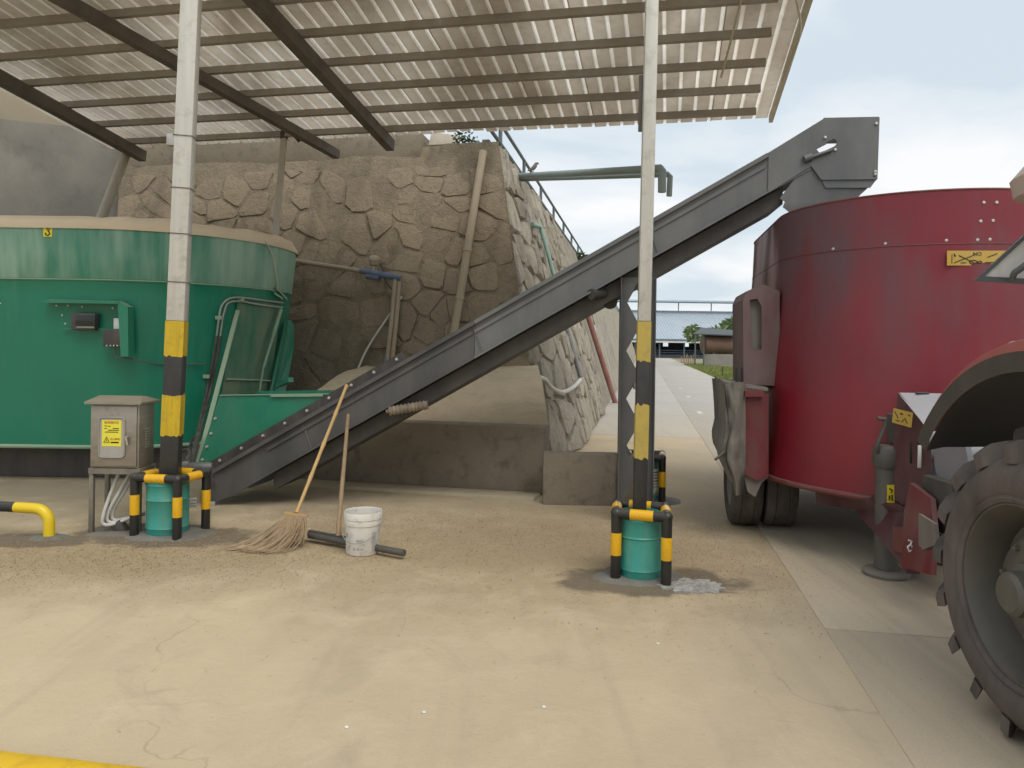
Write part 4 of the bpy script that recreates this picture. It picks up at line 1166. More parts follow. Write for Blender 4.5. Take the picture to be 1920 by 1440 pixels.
fr = MB().tube([wc + V(u, -.002, v) for u, v in rrect(wx1 - wx0, wz1 - wz0, .03)], .008, 8, closed=True).build('window_frame', FR, dr_)
PANE = mat('scratched_pane', (0.42, 0.40, 0.36), (0.34, .32, .29), 5, .18)
MB().prism([wc + V(u * .96, .0, v * .97) for u, v in rrect(wx1 - wx0, wz1 - wz0, .03)], V(0, -.002, 0)).build('window_pane', PANE, dr_)
SHY = mat('notice_yellow', (0.80, 0.72, 0.05), (0.76, .68, .06), 4, .6)
nc = wc + V(-.002, -.003, .035)
nt_ = MB().box(nc, (.158, .002, .215)).build('warning_notice', SHY, dr_)
REDI = mat('red_ink', (.55, .10, .03), None, 4, .6)
def put_text(txt, size, mt, loc, parent, rx=R(90), rz=0):
    me = text_mesh(txt, size, mt)
    o = bpy.data.objects.new('lettering', me); col.objects.link(o); o.parent = parent
    o.location = Vector(loc) - wpos(parent); o.rotation_euler = (rx, 0, rz); return o
put_text('配电箱标识', .024, REDI, nc + V(0, -.002, .088), nt_)
put_text('当心触电', .021, REDI, nc + V(.028, -.002, -.048), nt_)
for k, (u0, u1, z) in enumerate(((-.06, -.035, .06), (-.03, -.01, .058), (.01, .06, .04), (-.06, -.04, .04), (-.03, .06, .026), (-.055, .055, .01), (-.005, .06, -.075))):
    MB().box(nc + V((u0 + u1) / 2, -.002, z), (u1 - u0, .001, .006 if k < 6 else .011)).build('print_line', INK, nt_)
tr = [nc + V(u, -.0025, v) for u, v in ((-.063, -.075), (-.017, -.075), (-.04, -.03))]
MB().tube(tr, .003, 6, closed=True).tube([nc + V(u, -.0025, v) for u, v in ((-.037, -.045), (-.044, -.057), (-.037, -.057), (-.043, -.069))], .0018, 5).build('shock_symbol', INK, nt_)
hd = MB().box(V(-3.158, yf - .03, .80), (.03, .03, .03), None, .006).bar(V(-3.158, yf - .045, .81), V(-3.142, yf - .05, .745), .014, .02).build('handle', mat('chrome', (.6, .58, .54), None, 6, .25, .9), dr_)
for k in range(8):
    MB().box(V(x1 + .003, yf + .135, .86 - .022 * k), (.006, .07, .009), None, .002).build('vent_slot', mat('vent_lip', (.5, .47, .4), None, 6, .5, .4), cab)
ANG = mat('angle_iron', (0.22, 0.205, 0.17), (0.16, 0.145, 0.12), 5, .55, .4, dust=DUST, dust_all=.3)
for i, (x, y) in enumerate(((x0 + .01, yf + .01), (x1 - .0, yf + .01), (x1 - .0, yk - .01), (x0 + .01, yk - .01))):
    MB().box(V(x, y, zb_ / 2), (.036, .036, zb_), None, .003).build('leg', ANG, cab)
MB().bar(V(x0 - .008, yf, zb_ - .025), V(x1 + .018, yf, zb_ - .025), .034, .045).build('frame_rail', ANG, cab)
MB().bar(V(x1, yf + .018, zb_ - .024), V(x1, yk - .018, zb_ - .024), .034, .045).build('frame_rail', ANG, cab)
MB().bar(V(x0, yf + .018, zb_ - .024), V(x0, yk - .018, zb_ - .024), .034, .045).build('frame_rail', ANG, cab)
CDT = mat('white_conduit', (0.62, 0.60, 0.55), (.5, .47, .42), 5, .5)
for k, (xa, xb, ye) in enumerate(((-3.27, -3.42, 6.22), (-3.17, -3.40, 6.26), (-3.13, -3.38, 6.30))):
    a_ = V(xa, 6.30 + .02 * k, zb_ + .02); b_ = V(xb + .02, ye, .13 + .01 * k)
    MB().tube(bez([a_, a_.lerp(b_, .55), b_ + V(0.02, 0, .03), b_ + V(.02, 0, -.06), b_ + V(.13, .02, -.05), V(-3.0, 6.40, .19 - .02 * k), V(-2.75, 6.55, .22 - .025 * k)], 7), .015, 10).build('conduit', CDT, cab)
MB().box(V(-3.26, 6.26, .03), (.09, .08, .12), (V(.8, .0, .6), V(0, 1, 0), V(-.6, 0, .8)), .01).build('cable_gland', BLKPL, cab)
def pad(i, j):
    return V(-3.52 + .50 * i, 6.08 + .42 * j, .015 + .02 * nz((i * 4, j * 4, 2)) - (.03 if i in (0, 1) or j in (0, 1) else 0))
MB().grid(pad, 20, 14).build('rough_plinth', mat('rough_cement', (.14, .125, .10), (.2, .18, .14), 8, .95, bump=.6, bscale=30), cab, angle=50)

# ------------------------------------------------------------------ broom, squeegee, bucket
BAM = mat('bamboo', (0.55, 0.36, 0.15), (0.45, 0.29, 0.12), 5, .5, stretch=(3, 3, .6))
b0, b1 = P(556, 962, 5.98), P(650, 723, 7.02)
bd = (b1 - b0).normalized()
bro = thing('broom', V(b0.x, b0.y), 'twig broom with bamboo handle leaning on the conveyor', 'broom')
n_ = 24; rs_ = [.015 + (.004 if k % 6 == 0 else 0) for k in range(n_ + 1)]
MB().tube([b0.lerp(b1, k / n_) for k in range(n_ + 1)], rs_, 10).build('handle', BAM, bro)
TWG = mat('dry_twig', (0.42, 0.31, 0.19), (0.31, 0.22, 0.13), 9, .8)
hx = V(.98, -.17, 0)
MB().bar(b0 - hx * .10 + V(0, -.01, 0), b0 + hx * .10 + V(0, -.01, -.02), .026, .016).build('binding_slat', BAM, bro)
tw = MB()
for k in range(230):
    f = random.uniform(-1, 1); g_ = random.gauss(0, .5)
    st_ = b0 + hx * (.092 * f) + V(0, random.uniform(-.02, .02), -.01)
    L = random.uniform(.75, 1.1)
    tip = V(b0.x, b0.y) + hx * (.10 * f - .42 * L * random.uniform(.25, 1.15)) + V(0, -.10 - .30 * random.random(), .004 + .02 * random.random())
    m1 = st_.lerp(tip, .35) + V(.05 + .03 * g_, .0, -.02 + .02 * g_); m2 = st_.lerp(tip, .72) + V(.04 + .04 * g_, -.0, -.045)
    m1.z = max(m1.z, .03); m2.z = max(m2.z, .008)
    tw.tube(bez([st_, m1, m2, tip], 3), [.0035] * 9 + [.0012], 4, cap=False)
for k in range(60):
    f = random.uniform(-1, 1)
    st_ = b0 + hx * (.09 * f); tip = V(b0.x, b0.y) + hx * (.12 * f + random.uniform(-.12, .05)) + V(0, -.12 - .06 * random.random(), random.uniform(.01, .09))
    tw.tube([st_, st_.lerp(tip, .5) + V(0, -.01, .0), tip], .004, 4, cap=False)
o = tw.build('bristles', TWG, bro, fix=False); o['kind'] = 'stuff'
for k in (0.25, .5):
    c_ = b0 + V(0, -.012, -.06 - .1 * k); w = .115 + .03 * k
    MB().tube([c_ - hx * w + V(0, -.02, 0), c_ + V(0, -.045, 0), c_ + hx * w + V(0, -.02, 0)], .005, 6).build('binding_cord', WIRE, bro)

sq0, sq1 = G(578, 1003, .06), G(758, 1037, .05)
sqm = sq0.lerp(sq1, .32)
squ = thing('floor_squeegee', V(sqm.x, sqm.y), 'wooden handled floor squeegee with long dark bar behind the white bucket', 'squeegee')
MB().tube([sq0, sq1], .026, 12).build('bar', mat('dark_bar', (.06, .055, .05), (.1, .09, .075), 5, .6), squ)
MB().bar(sq0 + V(0, .035, .0), sq0.lerp(sq1, .58) + V(0, .035, .0), .04, .06).build('rubber_blade', RUB, squ)
h1 = P(653, 778, 6.98)
MB().tube([sqm + V(0, .03, 0), sqm.lerp(h1, .12), h1], [.024, .019, .016], 10).build('handle', mat('old_wood_handle', (.33, .23, .13), (.25, .17, .10), 7, .7, stretch=(4, 4, .5)), squ)

bc = G(680, 1036)
buc = thing('bucket', bc, 'stained white plastic paint bucket on the yard floor', 'bucket')
BKT = mat('stained_white_plastic', (0.74, 0.72, 0.67), (0.66, 0.63, 0.57), 6, .5, grime=(0.16, .14, .12), grime_amt=.6, dust=DUST, dust_all=.25)
prof = [(0, .004), (.122, .004), (.126, 0.012), (.132, .22), (.138, .225), (.142, .26), (.140, .265), (.145, .27), (.146, .315), (.142, .322), (.136, .318), (.132, .25), (.122, .02), (0, .018)]
MB().lathe(prof, bc, UZ, 40).build('body', BKT, buc)
hnd = [bc + V(.0 + .150 * math.cos(a_), -.02 - .15 * math.sin(a_) * .95, .262 - .20 * math.sin(a_) * (1 if True else 0)) for a_ in [math.pi * k / 16 for k in range(17)]]
hnd = [bc + V(.152 * math.cos(a_), -.150 * math.sin(a_) - .008, .255 - .115 * math.sin(a_) - .03 * (1 - math.cos(a_))) for a_ in [math.pi * k / 16 for k in range(17)]]
MB().tube(hnd, .0035, 6).build('handle', HOSE, buc)
MK = mat('faded_print', (.30, .30, .30), (.45, .45, .44), 20, .7)
def bmark(a0, a1, z0, z1):
    rr = .1265 + .006 * (z0 + z1) / .46 + .003
    MB().loft([[bc + V(rr * math.cos(R(a0 + (a1 - a0) * k / 6)), rr * math.sin(R(a0 + (a1 - a0) * k / 6)), z) for k in range(7)] for z in (z0, z1)], closed=False).build('print_patch', MK, buc)
bmark(-100, -78, .115, .128); bmark(-112, -104, .05, .065); bmark(-98, -90, .05, .065); bmark(-87, -76, .05, .065)
bmark(-48, -34, .10, .18); bmark(-46, -36, .04, .085); bmark(-146, -136, .14, .17)

# yellow kerb at the lower left, close to the viewer
KY = mat('cracked_yellow_paint', (0.80, 0.53, 0.03), (0.74, 0.45, 0.02), 3, .45, grime=(0.30, .16, .02), grime_amt=.35, bump=.3, bscale=12, bdist=.01)
k0, k1, k2 = G(-160, 1380, .06), G(60, 1410, .06), G(420, 1452, .06)
path = bez([k0 + V(-.5, 0, 0), k0, k1, k2, k2 + V(.3, -.12, -.02)], 8)
mb = MB(); rings = []
for i, p in enumerate(path):
    d = (path[min(i + 1, len(path) - 1)] - path[max(i - 1, 0)]); d.z = 0; d.normalize(); nn = V(-d.y, d.x)
    prof = [(.12, -.05), (.115, -.012), (.09, .006), (.03, .016), (-.05, .016), (-.11, .004), (-.13, -.02), (-.135, -.05)]
    rings.append([V(p.x, p.y, .05) + nn * (u - .1) + V(0, 0, w + .006 * nz(p * 4)) for u, w in prof])
mb.loft(rings, closed=False)
mb.f += [tuple(range(8)), tuple(range(len(mb.v) - 8, len(mb.v)))]
kb = mb.build('yellow_kerb', KY, org=k1)
tag(kb, 'rounded yellow painted kerb edge in the lower left corner', 'kerb')

# loose straw and crumbs on the floor: nobody could count it
STRAW = mat('scattered_straw', (0.50, 0.38, 0.19), (0.33, 0.24, 0.11), 30, .9, coord='World')
CRUMB = mat('dark_crumbs', (0.10, 0.075, 0.045), (0.2, .15, .09), 40, .95, coord='World')
def litter(name, n, mt, lmin, lmax, w, label, spots):
    mb = MB()
    for i in range(n):
        cx_, cy_, sx, sy = random.choice(spots)
        p = V(random.gauss(cx_, sx), random.gauss(cy_, sy), .003)
        if p.y > 7.6 or p.y < 2.2: continue
        a_ = random.uniform(0, 6.283); L = random.uniform(lmin, lmax); d = V(math.cos(a_), math.sin(a_)) * L; e = V(-math.sin(a_), math.cos(a_)) * (w * random.uniform(.6, 1.4))
        z1 = V(0, 0, random.uniform(.001, .008)); up2 = V(0, 0, w * .8)
        mb.add([p - e, p + e, p + d + e * .6 + z1, p + d - e * .6 + z1, p + up2, p + d + z1 + up2], [(0, 3, 5, 4), (1, 4, 5, 2), (0, 4, 1), (3, 2, 5)])
    tag(mb.build(name, mt, fix=False), label, 'litter', kind='stuff')
SP = [(0.2, 6.2, 1.5, .55), (-.8, 6.6, 1.0, .5), (-2.0, 5.6, .8, .35), (-3.4, 5.4, .8, .3), (1.6, 5.7, .6, .7), (-.5, 5.0, 2.0, .7)]
litter('loose_straw', 9000, STRAW, .006, .030, .0013, 'loose bits of straw scattered over the yard floor', SP + SP[:5])
litter('feed_crumbs', 7000, CRUMB, .003, .008, .0018, 'dark crumbs of spilt feed scattered over the yard floor', SP[:5])
PEB = mat('white_pebble', (.75, .74, .70), None, 5, .6)
for x, y, lab in ((1234, 1208, 'tiny white pebble on the bare yard below the right guard'), (795, 1337, 'tiny white pebble in the middle of the front yard'), (1020, 1327, 'tiny white pebble on the yard right of the middle'), (650, 1365, 'tiny white pebble nearest the viewer')):
    p = G(x, y)
    bm = bmesh.new(); bmesh.ops.create_icosphere(bm, subdivisions=2, radius=.008)
    for v in bm.verts: v.co = Vector((v.co.x * 1.3, v.co.y, v.co.z * .7 + .004)) * (1 + .25 * noise.noise(v.co * 120))
    me = bpy.data.meshes.new('pebble'); bm.to_mesh(me); bm.free(); me.materials.append(PEB); me.shade_smooth()
    o = bpy.data.objects.new('pebble', me); o.location = p; col.objects.link(o); tag(o, lab, 'pebble', 'white pebbles')
# ------------------------------------------------------------------ red trailed mixer
RED = tub_mat('red_machine_paint', (0.235, 0.011, 0.02), (0.165, 0.010, 0.018), (0.125, 0.072, 0.085), 1.1, 1.3, 0.38, 0.12, fade=1.2, streak=0.14)
RED_P = mat('red_frame_paint', (0.19, 0.014, 0.02), (0.11, 0.014, 0.018), 3.0, 0.45, dust=(0.17, 0.12, 0.10), dust_all=0.6, dust_up=.6, coord='World')
MAR = mat('dark_maroon_plate', (0.085, 0.02, 0.028), (0.06, 0.018, 0.024), 3.0, 0.5, dust=(0.22, .17, .15), dust_all=.35, coord='World')
GREYD = mat('dusty_grey_steel', (0.19, 0.175, 0.16), (0.13, 0.12, 0.11), 3.0, 0.65, dust=(0.33, .28, .22), dust_all=.5, dust_up=.5, coord='World', bump=.2, bscale=8)
RC0 = V(3.46, 6.42); RC1 = RC0 + AX * 1.45
rm = thing('trailed_feed_mixer', V(3.3, 6.9), 'red trailed feed mixer with dusty tub under the conveyor head', 'feed mixer')
rows = [(0.52, 1.285), (0.56, 1.285), (1.3, 1.225), (2.0, 1.165), (2.38, 1.138), (2.765, 1.125)]
def red_ring(r_, z): return stadium(RC1, RC0, r_, z, 32)
MB().loft([red_ring(r_, z) for z, r_ in rows] + [red_ring(1.10, 2.76), red_ring(1.13, 1.4), red_ring(1.1, .6)]).build('tub', RED, rm, angle=30)
MB().tube(stadium(RC1, RC0, 1.122, 2.765, 40), .009, 6, closed=True).build('rim', RED_P, rm)
MB().tube(stadium(RC1, RC0, 1.139, 2.375, 40), .004, 6, closed=True).build('weld_seam', RED_P, rm)
MB().tube(stadium(RC1, RC0, 1.29, 0.53, 40), .022, 8, closed=True).build('bottom_lip', RED_P, rm)
flo = MB(); flo.v = stadium(RC1, RC0, 1.22, .56); flo.f = [tuple(range(len(flo.v)))]; flo.build('tub_floor', DARK, rm)
def rfront(x, y, off=0.0):
    d = ray(x, y); ab = RC1 - RC0; L2 = ab.dot(ab)
    for i in range(600):
        t = 4.0 + i * .008; p = CAMP + d * t; q = V(p.x, p.y)
        s = max(0, min(1, (q - RC0).dot(ab) / L2))
        if (q - (RC0 + ab * s)).length <= (1.285 - .0811 * (min(p.z, 2.38) - .54) - .0338 * max(0, p.z - 2.38)) + off: return p, (q - (RC0 + ab * s)).normalized()
    return P(x, y, 5.5), V(0, -1, 0)
for x, y in ((1844, 380), (1868, 380), (1838, 415), (1861, 414), (1832, 450), (1855, 449), (1774, 451), (1661, 457), (1563, 467)):
    p, n = rfront(x, y)
    me = MB().lathe([(0, .012), (.011, .010), (.015, 0)], (0, 0, 0), n, 8).mesh('bolt', BOLT)
    stamp('bolt', me, p, rm)
OCH = mat('sticker_ochre', (0.56, 0.36, 0.045), (0.50, 0.32, 0.05), 3, .55, dust=DUST, dust_all=.3)
p, n = rfront(1840, 484, .004)
lines = [([(-.40, .30), (-.38, .10)], .004), ([(-.33, .18), (-.12, -.30)], .003), ([(-.40, -.32), (-.10, .22)], .003), ([(-.43, -.35), (-.43, .25)], .002), ([(.08, .05), (.22, .3)], .003), ([(.05, -.3), (.40, -.3)], .003), ([(.30, .3), (.42, -.2)], .002), ([(-.30, -.32), (-.22, -.32)], .003)]
for cx_, r_ in ((-.12, .055), (-.03, .03), (.28, .05)):
    lines.append(([(cx_ + r_ * math.cos(k * .785), -.27 + r_ * 2.4 * math.sin(k * .785)) for k in range(9)], .003))
stk, sx_, sz_, sn_ = sticker(rm, p, n, 0.46, 0.105, lines, OCH, ink=INK)
me = text_mesh('NO', .036, INK)
lt = bpy.data.objects.new('lettering', me); col.objects.link(lt); lt.parent = stk
lt.matrix_local = Matrix.Translation(p + sn_ * .007 + sx_ * -.03 + sz_ * .028 - wpos(stk)) @ Matrix((sx_, sz_, sn_)).transposed().to_4x4()
# side door frame and chute on the left
FRM = mat('dusty_maroon_frame', (0.12, 0.055, 0.06), (0.15, 0.09, 0.09), 3.0, 0.6, dust=(0.25, .21, .19), dust_all=.5, dust_up=.5, coord='World')
D1 = 6.36
fpoly = [(1393, 562), (1400, 546), (1430, 533), (1462, 546), (1462, 724), (1394, 720)]
fwin = [(1406, 562), (1420, 560), (1428, 575), (1428, 655), (1408, 655)]
MB().prism([P(x, y, D1) for x, y in fpoly], AX * .02, [[P(x, y, D1) for x, y in fwin]]).build('door_frame', FRM, rm)
MB().prism([P(x, y, D1) + AX * .74 for x, y in fpoly], AX * .02).build('door_frame', FRM, rm)
top_ = [P(x, y, D1) for x, y in fpoly[:4]]
MB().loft([top_, [q + AX * .76 for q in top_]], closed=False).build('door_lintel', FRM, rm)
lf = [P(1393, 562, D1), P(1394, 720, D1)]
MB().loft([lf, [q + AX * .76 for q in lf]], closed=False).build('door_cover', FRM, rm)
MB().prism([P(x, y, D1) + AX * .06 for x, y in ((1404, 556), (1432, 556), (1432, 662), (1404, 662))], AX * .01).build('discharge_door', GREYD, rm)
q = P(1389, 690, D1 + .1)
MB().tube([q, q + V(0, 0, -.14)], .045, 12).build('roller', BLKPL, rm)
# apron with hanging rubber curtain
D2 = 6.16
MB().prism([P(1357, 714, D2), P(1440, 727, D2), P(1440, 733, D2), P(1357, 720, D2)], AX * .80).build('chute_top', GREYD, rm)
MB().prism([P(x, y, D2 + .02) for x, y in ((1392, 742), (1441, 738), (1441, 893), (1420, 902), (1396, 889))], AX * .03).build('chute_side', RED_P, rm)
MB().prism([P(x, y, D2 + .05) for x, y in ((1394, 887), (1440, 896), (1428, 905), (1416, 932), (1402, 922))], AX * .02).build('mud_flap', GREYD, rm)
MB().bar(P(1396, 738, D2 - .01), P(1432, 738, D2 - .01), .03, .05).build('hinge_bar', RED_P, rm)
CURT = mat('ragged_rubber_sheet', (0.15, 0.14, 0.125), (0.10, 0.095, 0.085), 4, .75, dust=(0.30, .26, .20), dust_all=.5, coord='World', bump=.5, bscale=9, bdist=.03)
LFT = [(716, 1358), (760, 1360), (810, 1361), (840, 1354), (862, 1355), (885, 1365), (905, 1375), (930, 1379)]
def lerp_tab(tab, y):
    for (y0_, x0_), (y1_, x1_) in zip(tab, tab[1:]):
        if y <= y1_: return x0_ + (x1_ - x0_) * (y - y0_) / (y1_ - y0_)
    return tab[-1][1]
def curtain2(i, j):
    y = 716 + (930 - 4 * i) * j - 716 * j
    xl = lerp_tab(LFT, y); xr = 1398 - 6 * max(0, j - .75) * 4
    return P(xl + (xr - xl) * i, y, D2 - .02 + .035 * math.sin(i * 7 + j * 3) * (.3 + j) + .03 * nz((i * 5, j * 6, 4)))
MB().grid(curtain2, 14, 26).build('rubber_curtain', CURT, rm, angle=60)
def curtain(i, j):
    p = P(lerp_tab(LFT, 716 + 190 * j), 716 + 190 * j, D2 - .02)
    return p + AX * (.78 * i) + BX * (.03 * math.sin(i * 11 + j * 3)) + V(0, 0, .12 * i * j)
MB().grid(curtain, 20, 14).build('rubber_curtain', CURT, rm, angle=60)
MB().tube([P(1360, 846, D2), P(1341, 862, D2 - .03)], .012, 8).build('pin', DARK, rm)
# chassis, axle, dual wheels
for s in (-.42, .42):
    MB().bar(RC0 + BX * s - AX * 1.0 + V(0, 0, .40), RC1 + BX * s + AX * .4 + V(0, 0, .42), .14, .24).build('chassis_beam', MAR, rm)
TYR = mat('dusty_tyre', (0.032, 0.028, 0.026), (0.05, 0.044, 0.04), 5, .85, dust=(0.19, .155, .125), dust_all=.55, coord='World', bump=.3, bscale=18, bdist=.01)
axc = RC0 + AX * .22 + V(0, 0, .41)
MB().tube([axc - BX * 1.28, axc + BX * 1.28], .06, 12).build('axle', DARK, rm)
def small_wheel(c_):
    r_, w = .41, .13
    rim = MB().lathe([(.05, -w * .4), (.20, -w * .5), (.24, -w * .9), (.25, -w * .9), (.25, w * .9), (.24, w * .9), (.20, w * .5), (.05, w * .4)], c_, BX, 28).build('wheel', GREYD, rm)
    MB().lathe([(.245, -w * .85), (.27, -w), (.34, -w * 1.06), (.385, -w * .98), (.403, -w * .8), (.409, -w * .45), (.401, -w * .41), (.409, -w * .37), (.410, 0), (.409, w * .37), (.401, w * .41), (.409, w * .45), (.403, w * .8), (.385, w * .98), (.34, w * 1.06), (.27, w), (.245, w * .85)], c_, BX, 44).build('tyre', TYR, rim)
for s in (-1.375, -1.085, 1.085, 1.375):
    small_wheel(axc + BX * s)
# drawbar, jack, gear cover
JK = V(2.69, 5.33)
MB().prism([P(1528, 906, 6.0), P(1640, 930, 5.4), P(1700, 960, 5.05), P(1700, 1075, 4.9), P(1650, 1010, 5.2), P(1600, 955, 5.7), P(1530, 945, 6.0)], BX * .08).build('drawbar_side', MAR, rm)
MB().bar(P(1690, 1010, 5.05), V(2.75, 4.05, .42), .12, .16).build('drawbar', RED_P, rm)
MB().prism([P(1706, 905, 4.95), P(1745, 935, 4.75), P(1752, 1010, 4.6), P(1745, 1078, 4.5), P(1690, 1063, 4.85), P(1695, 960, 4.95)], BX * .03).build('hitch_plate', RED_P, rm)
MB().prism([P(1722, 963, 4.7), P(1752, 982, 4.5), P(1756, 1020, 4.5), P(1722, 1035, 4.7)], BX * .02).build('gusset_plate', GREYD, rm)
p = P(1702, 1021, 4.80)
WV = [([(-.1, .3), (.15, .1), (.0, .05), (-.15, -.1), (.05, -.3), (.2, -.1)], .005)]
MB().tube([p + V(.028 * u, -.03, .04 * v) for u, v in ((-.4, .9), (.3, .7), (.1, .2), (-.6, -.2), (-.2, -.9), (.6, -.6), (.4, .1))], .006, 6).build('hook_mark', WHT, rm)
JKM = mat('jack_dark_grey', (0.10, 0.095, 0.085), (0.075, 0.07, 0.063), 4, .55, dust=(.22, .19, .15), dust_all=.35, dust_up=.5, coord='World')
jk = MB().tube([JK + V(0, 0, .05), JK + V(0, 0, .86)], .078, 18).build('jack_leg', JKM, rm)
MB().lathe([(0, .05), (.14, .045), (.16, .03), (.155, .012), (0, .01)], JK, UZ, 26).build('jack_foot', GREYD, jk)
MB().lathe([(0, .94), (.08, .93), (.098, .90), (.098, .80), (.085, .77), (.079, .77)], JK, UZ, 18).build('jack_head', JKM, jk)
MB().tube(bez([JK + V(-.07, -.03, .87), JK + V(-.10, -.05, .92), JK + V(-.05, -.05, 1.06), JK + V(-.04, -.05, 1.12)], 4) + [JK + V(-.10, -.05, 1.125)], .014, 8).build('jack_crank', DARK, jk)
MB().lathe([(0, 1.16), (.05, 1.155), (.052, 1.08), (.048, .95), (0, .95)], JK + V(.05, -.0, 0), UZ, 14).build('jack_cap', DARK, jk)
MB().box(JK + V(.075, .02, .20), (.14, .10, .16), None, .01).build('jack_bracket', JKM, jk)
sticker(rm, JK + V(-.015, -.080, .60), V(0, -1, 0), .052, .125, [([(-.2, .3), (.2, .2), (0, .05)], .005), ([(-.2, -.1), (-.2, -.35)], .006), ([(.15, -.05), (.15, -.35), (.3, -.35)], .006)], STK_Y)
# gear cover: maroon cheek plate and curved grey hood
cheek = [(1683, 736), (1735, 800), (1743, 828), (1747, 862), (1745, 905), (1735, 960), (1690, 945), (1668, 930), (1672, 860), (1678, 800)]
CK = 4.96
ckp = [P(x, y, CK + (1745 - x) * .0042) for x, y in cheek]
MB().prism(ckp, V(.012, -.004, 0)).build('cheek_plate', MAR, rm)
sweep = V(.98, -.12, 0)
edge = [ckp[i] for i in (0, 1, 2, 3, 4)]
pts = bez(edge, 4)
HOODM = mat('grey_hood_paint', (0.34, 0.345, 0.375), (0.26, 0.265, 0.29), 1.8, .38, .2, dust=(0.25, .22, .21), dust_all=.3, dust_up=.45, coord='World')
MB().loft([[q for q in pts], [q + sweep * .95 for q in pts]], closed=False).build('gear_hood', HOODM, rm)
MB().box(ckp[0] + V(.16, -.02, .0), (.09, .03, .012), None, .003).build('hood_latch', DARK, rm)
n_ck = (ckp[4] - ckp[0]).cross(ckp[8] - ckp[0]).normalized()
if n_ck.y > 0: n_ck = -n_ck
pc = P(1697, 783, CK + .1)
sticker(rm, pc + n_ck * .02, n_ck, .16, .10, [([(-.4, .3), (-.2, -.1)], .003), ([(-.1, .25), (.02, .25)], .005), ([(.3, .3), (.4, .25)], .004), ([(-.3, -.3), (-.1, -.25)], .003), ([(.0, -.3), (.15, .0), (.3, -.3)], .003)], OCH, tilt=-.12)
MB().box(P(1724, 856, CK + .02), (.022, .012, .15), None, .003).build('sight_glass', WHT, rm)
MB().box(P(1708, 848, CK + .07), (.014, .012, .15), None, .003).build('plate_slot', INK, rm)
# boxes and hoses between the trailer and the tractor
mb = MB().lathe([(0, 0), (.20, 0), (.22, .02), (.22, .60), (.20, .62), (0, .62)], V(2.78, 4.72, .92), V(1, -.05, 0), 28)
tk = mb.build('oil_tank', HOODM, rm)
MB().box(V(3.28, 4.50, .97), (.07, .02, .17), None, .004).build('tank_sight', INK, tk)
MB().box(V(3.0, 4.78, .62), (.55, .34, .34), None, .02).build('gearbox', DARK, rm)
for k in range(3):
    MB().tube(bez([V(2.95 + .06 * k, 4.55, .80), V(2.80 + .05 * k, 4.35, .86 - .1 * k), V(2.72 + .06 * k, 4.15, .66), V(2.8 + .05 * k, 3.9, .8)], 8), .016, 8).build('hose', RUB, rm)

# ------------------------------------------------------------------ tractor (mostly beyond the right edge)
TR_W = V(2.06, 3.02, .625)
tr = thing('tractor', V(2.9, 3.0, 0), 'red tractor at the right edge, big lugged rear wheel in front', 'tractor')
TYT = mat('worn_tractor_tyre', (0.05, 0.043, 0.041), (0.075, 0.063, 0.058), 4, .8, dust=(0.21, .17, .148), dust_all=.6, coord='World', bump=.25, bscale=14, bdist=.01)
RIMM = mat('dusty_rim_paint', (0.10, 0.096, 0.082), (0.07, 0.067, 0.057), 3, .45, .1, dust=(.185, .155, .12), dust_all=.5, coord='World')
def big_wheel(c_, side):
    ax = V(side, 0, 0)                      # outward
    r_ = .60
    prof = [(0, -.20), (.22, -.20), (.30, -.17), (.36, -.15), (.395, -.06), (.415, -.02), (.428, .0), (.437, .0), (.437, -.34), (.41, -.34)]
    K_ = .93
    prof = [(a_ * K_ * .89, b_) for a_, b_ in prof]
    rim = MB().lathe(prof, c_, ax, 48).build('wheel', RIMM, tr)
    MB().lathe([(a_ * K_, b_) for a_, b_ in [(.385, -.02), (.392, .008), (.41, .020), (.425, .012), (.44, .022), (.50, .026), (.545, .012), (.58, -.012), (.598, -.05), (.603, -.17), (.598, -.29), (.575, -.328), (.53, -.352), (.42, -.36), (.388, -.33)]], c_, ax, 72).build('tyre', TYT, rim)
    MB().lathe([(0, .045), (.07, .045), (.088, .03), (.092, -.02), (.12, -.03), (.13, -.06), (.215, -.075), (.24, -.10), (.245, -.20)], c_, ax, 32).build('hub', RIMM, rim)
    hb = MB().lathe([(0, .022), (.010, .02), (.013, .0)], (0, 0, 0), ax, 8).mesh('wheel_nut', RIMM)
    for k in range(8):
        a_ = k * math.pi / 4 + .2
        stamp('wheel_nut', hb, c_ + ax * -.072 + V(0, .19 * math.cos(a_), .19 * math.sin(a_)), rim)
    N = 17
    for half in (0, 1):
        mb = MB(); rings = []
        for k in range(6):
            t = k / 5
            w = (.012 - .19 * t) if half == 0 else (-.335 + .18 * t)
            ang = .30 * t; hh = .066 if k else .05
            rb_ = (.585 if k == 0 else .598 if k < 2 else .602) * K_
            ring = []
            for da, dr_ in ((-.055, -.02), (-.042, hh), (.042, hh), (.055, -.02)):
                a_ = ang + da
                ring.append(V(side * w, (rb_ + dr_) * math.cos(a_), (rb_ + dr_) * math.sin(a_)))
            rings.append(ring)
        mb.loft(rings); mb.f += [(0, 1, 2, 3), (20, 21, 22, 23)]
        me = mb.mesh('lug', TYT)
        for k in range(N):
            stamp('lug', me, c_, rim, (2 * math.pi * (k + .5 * half) / N, 0, 0))
big_wheel(TR_W, -1)
big_wheel(TR_W + V(1.75, 0, 0), 1)
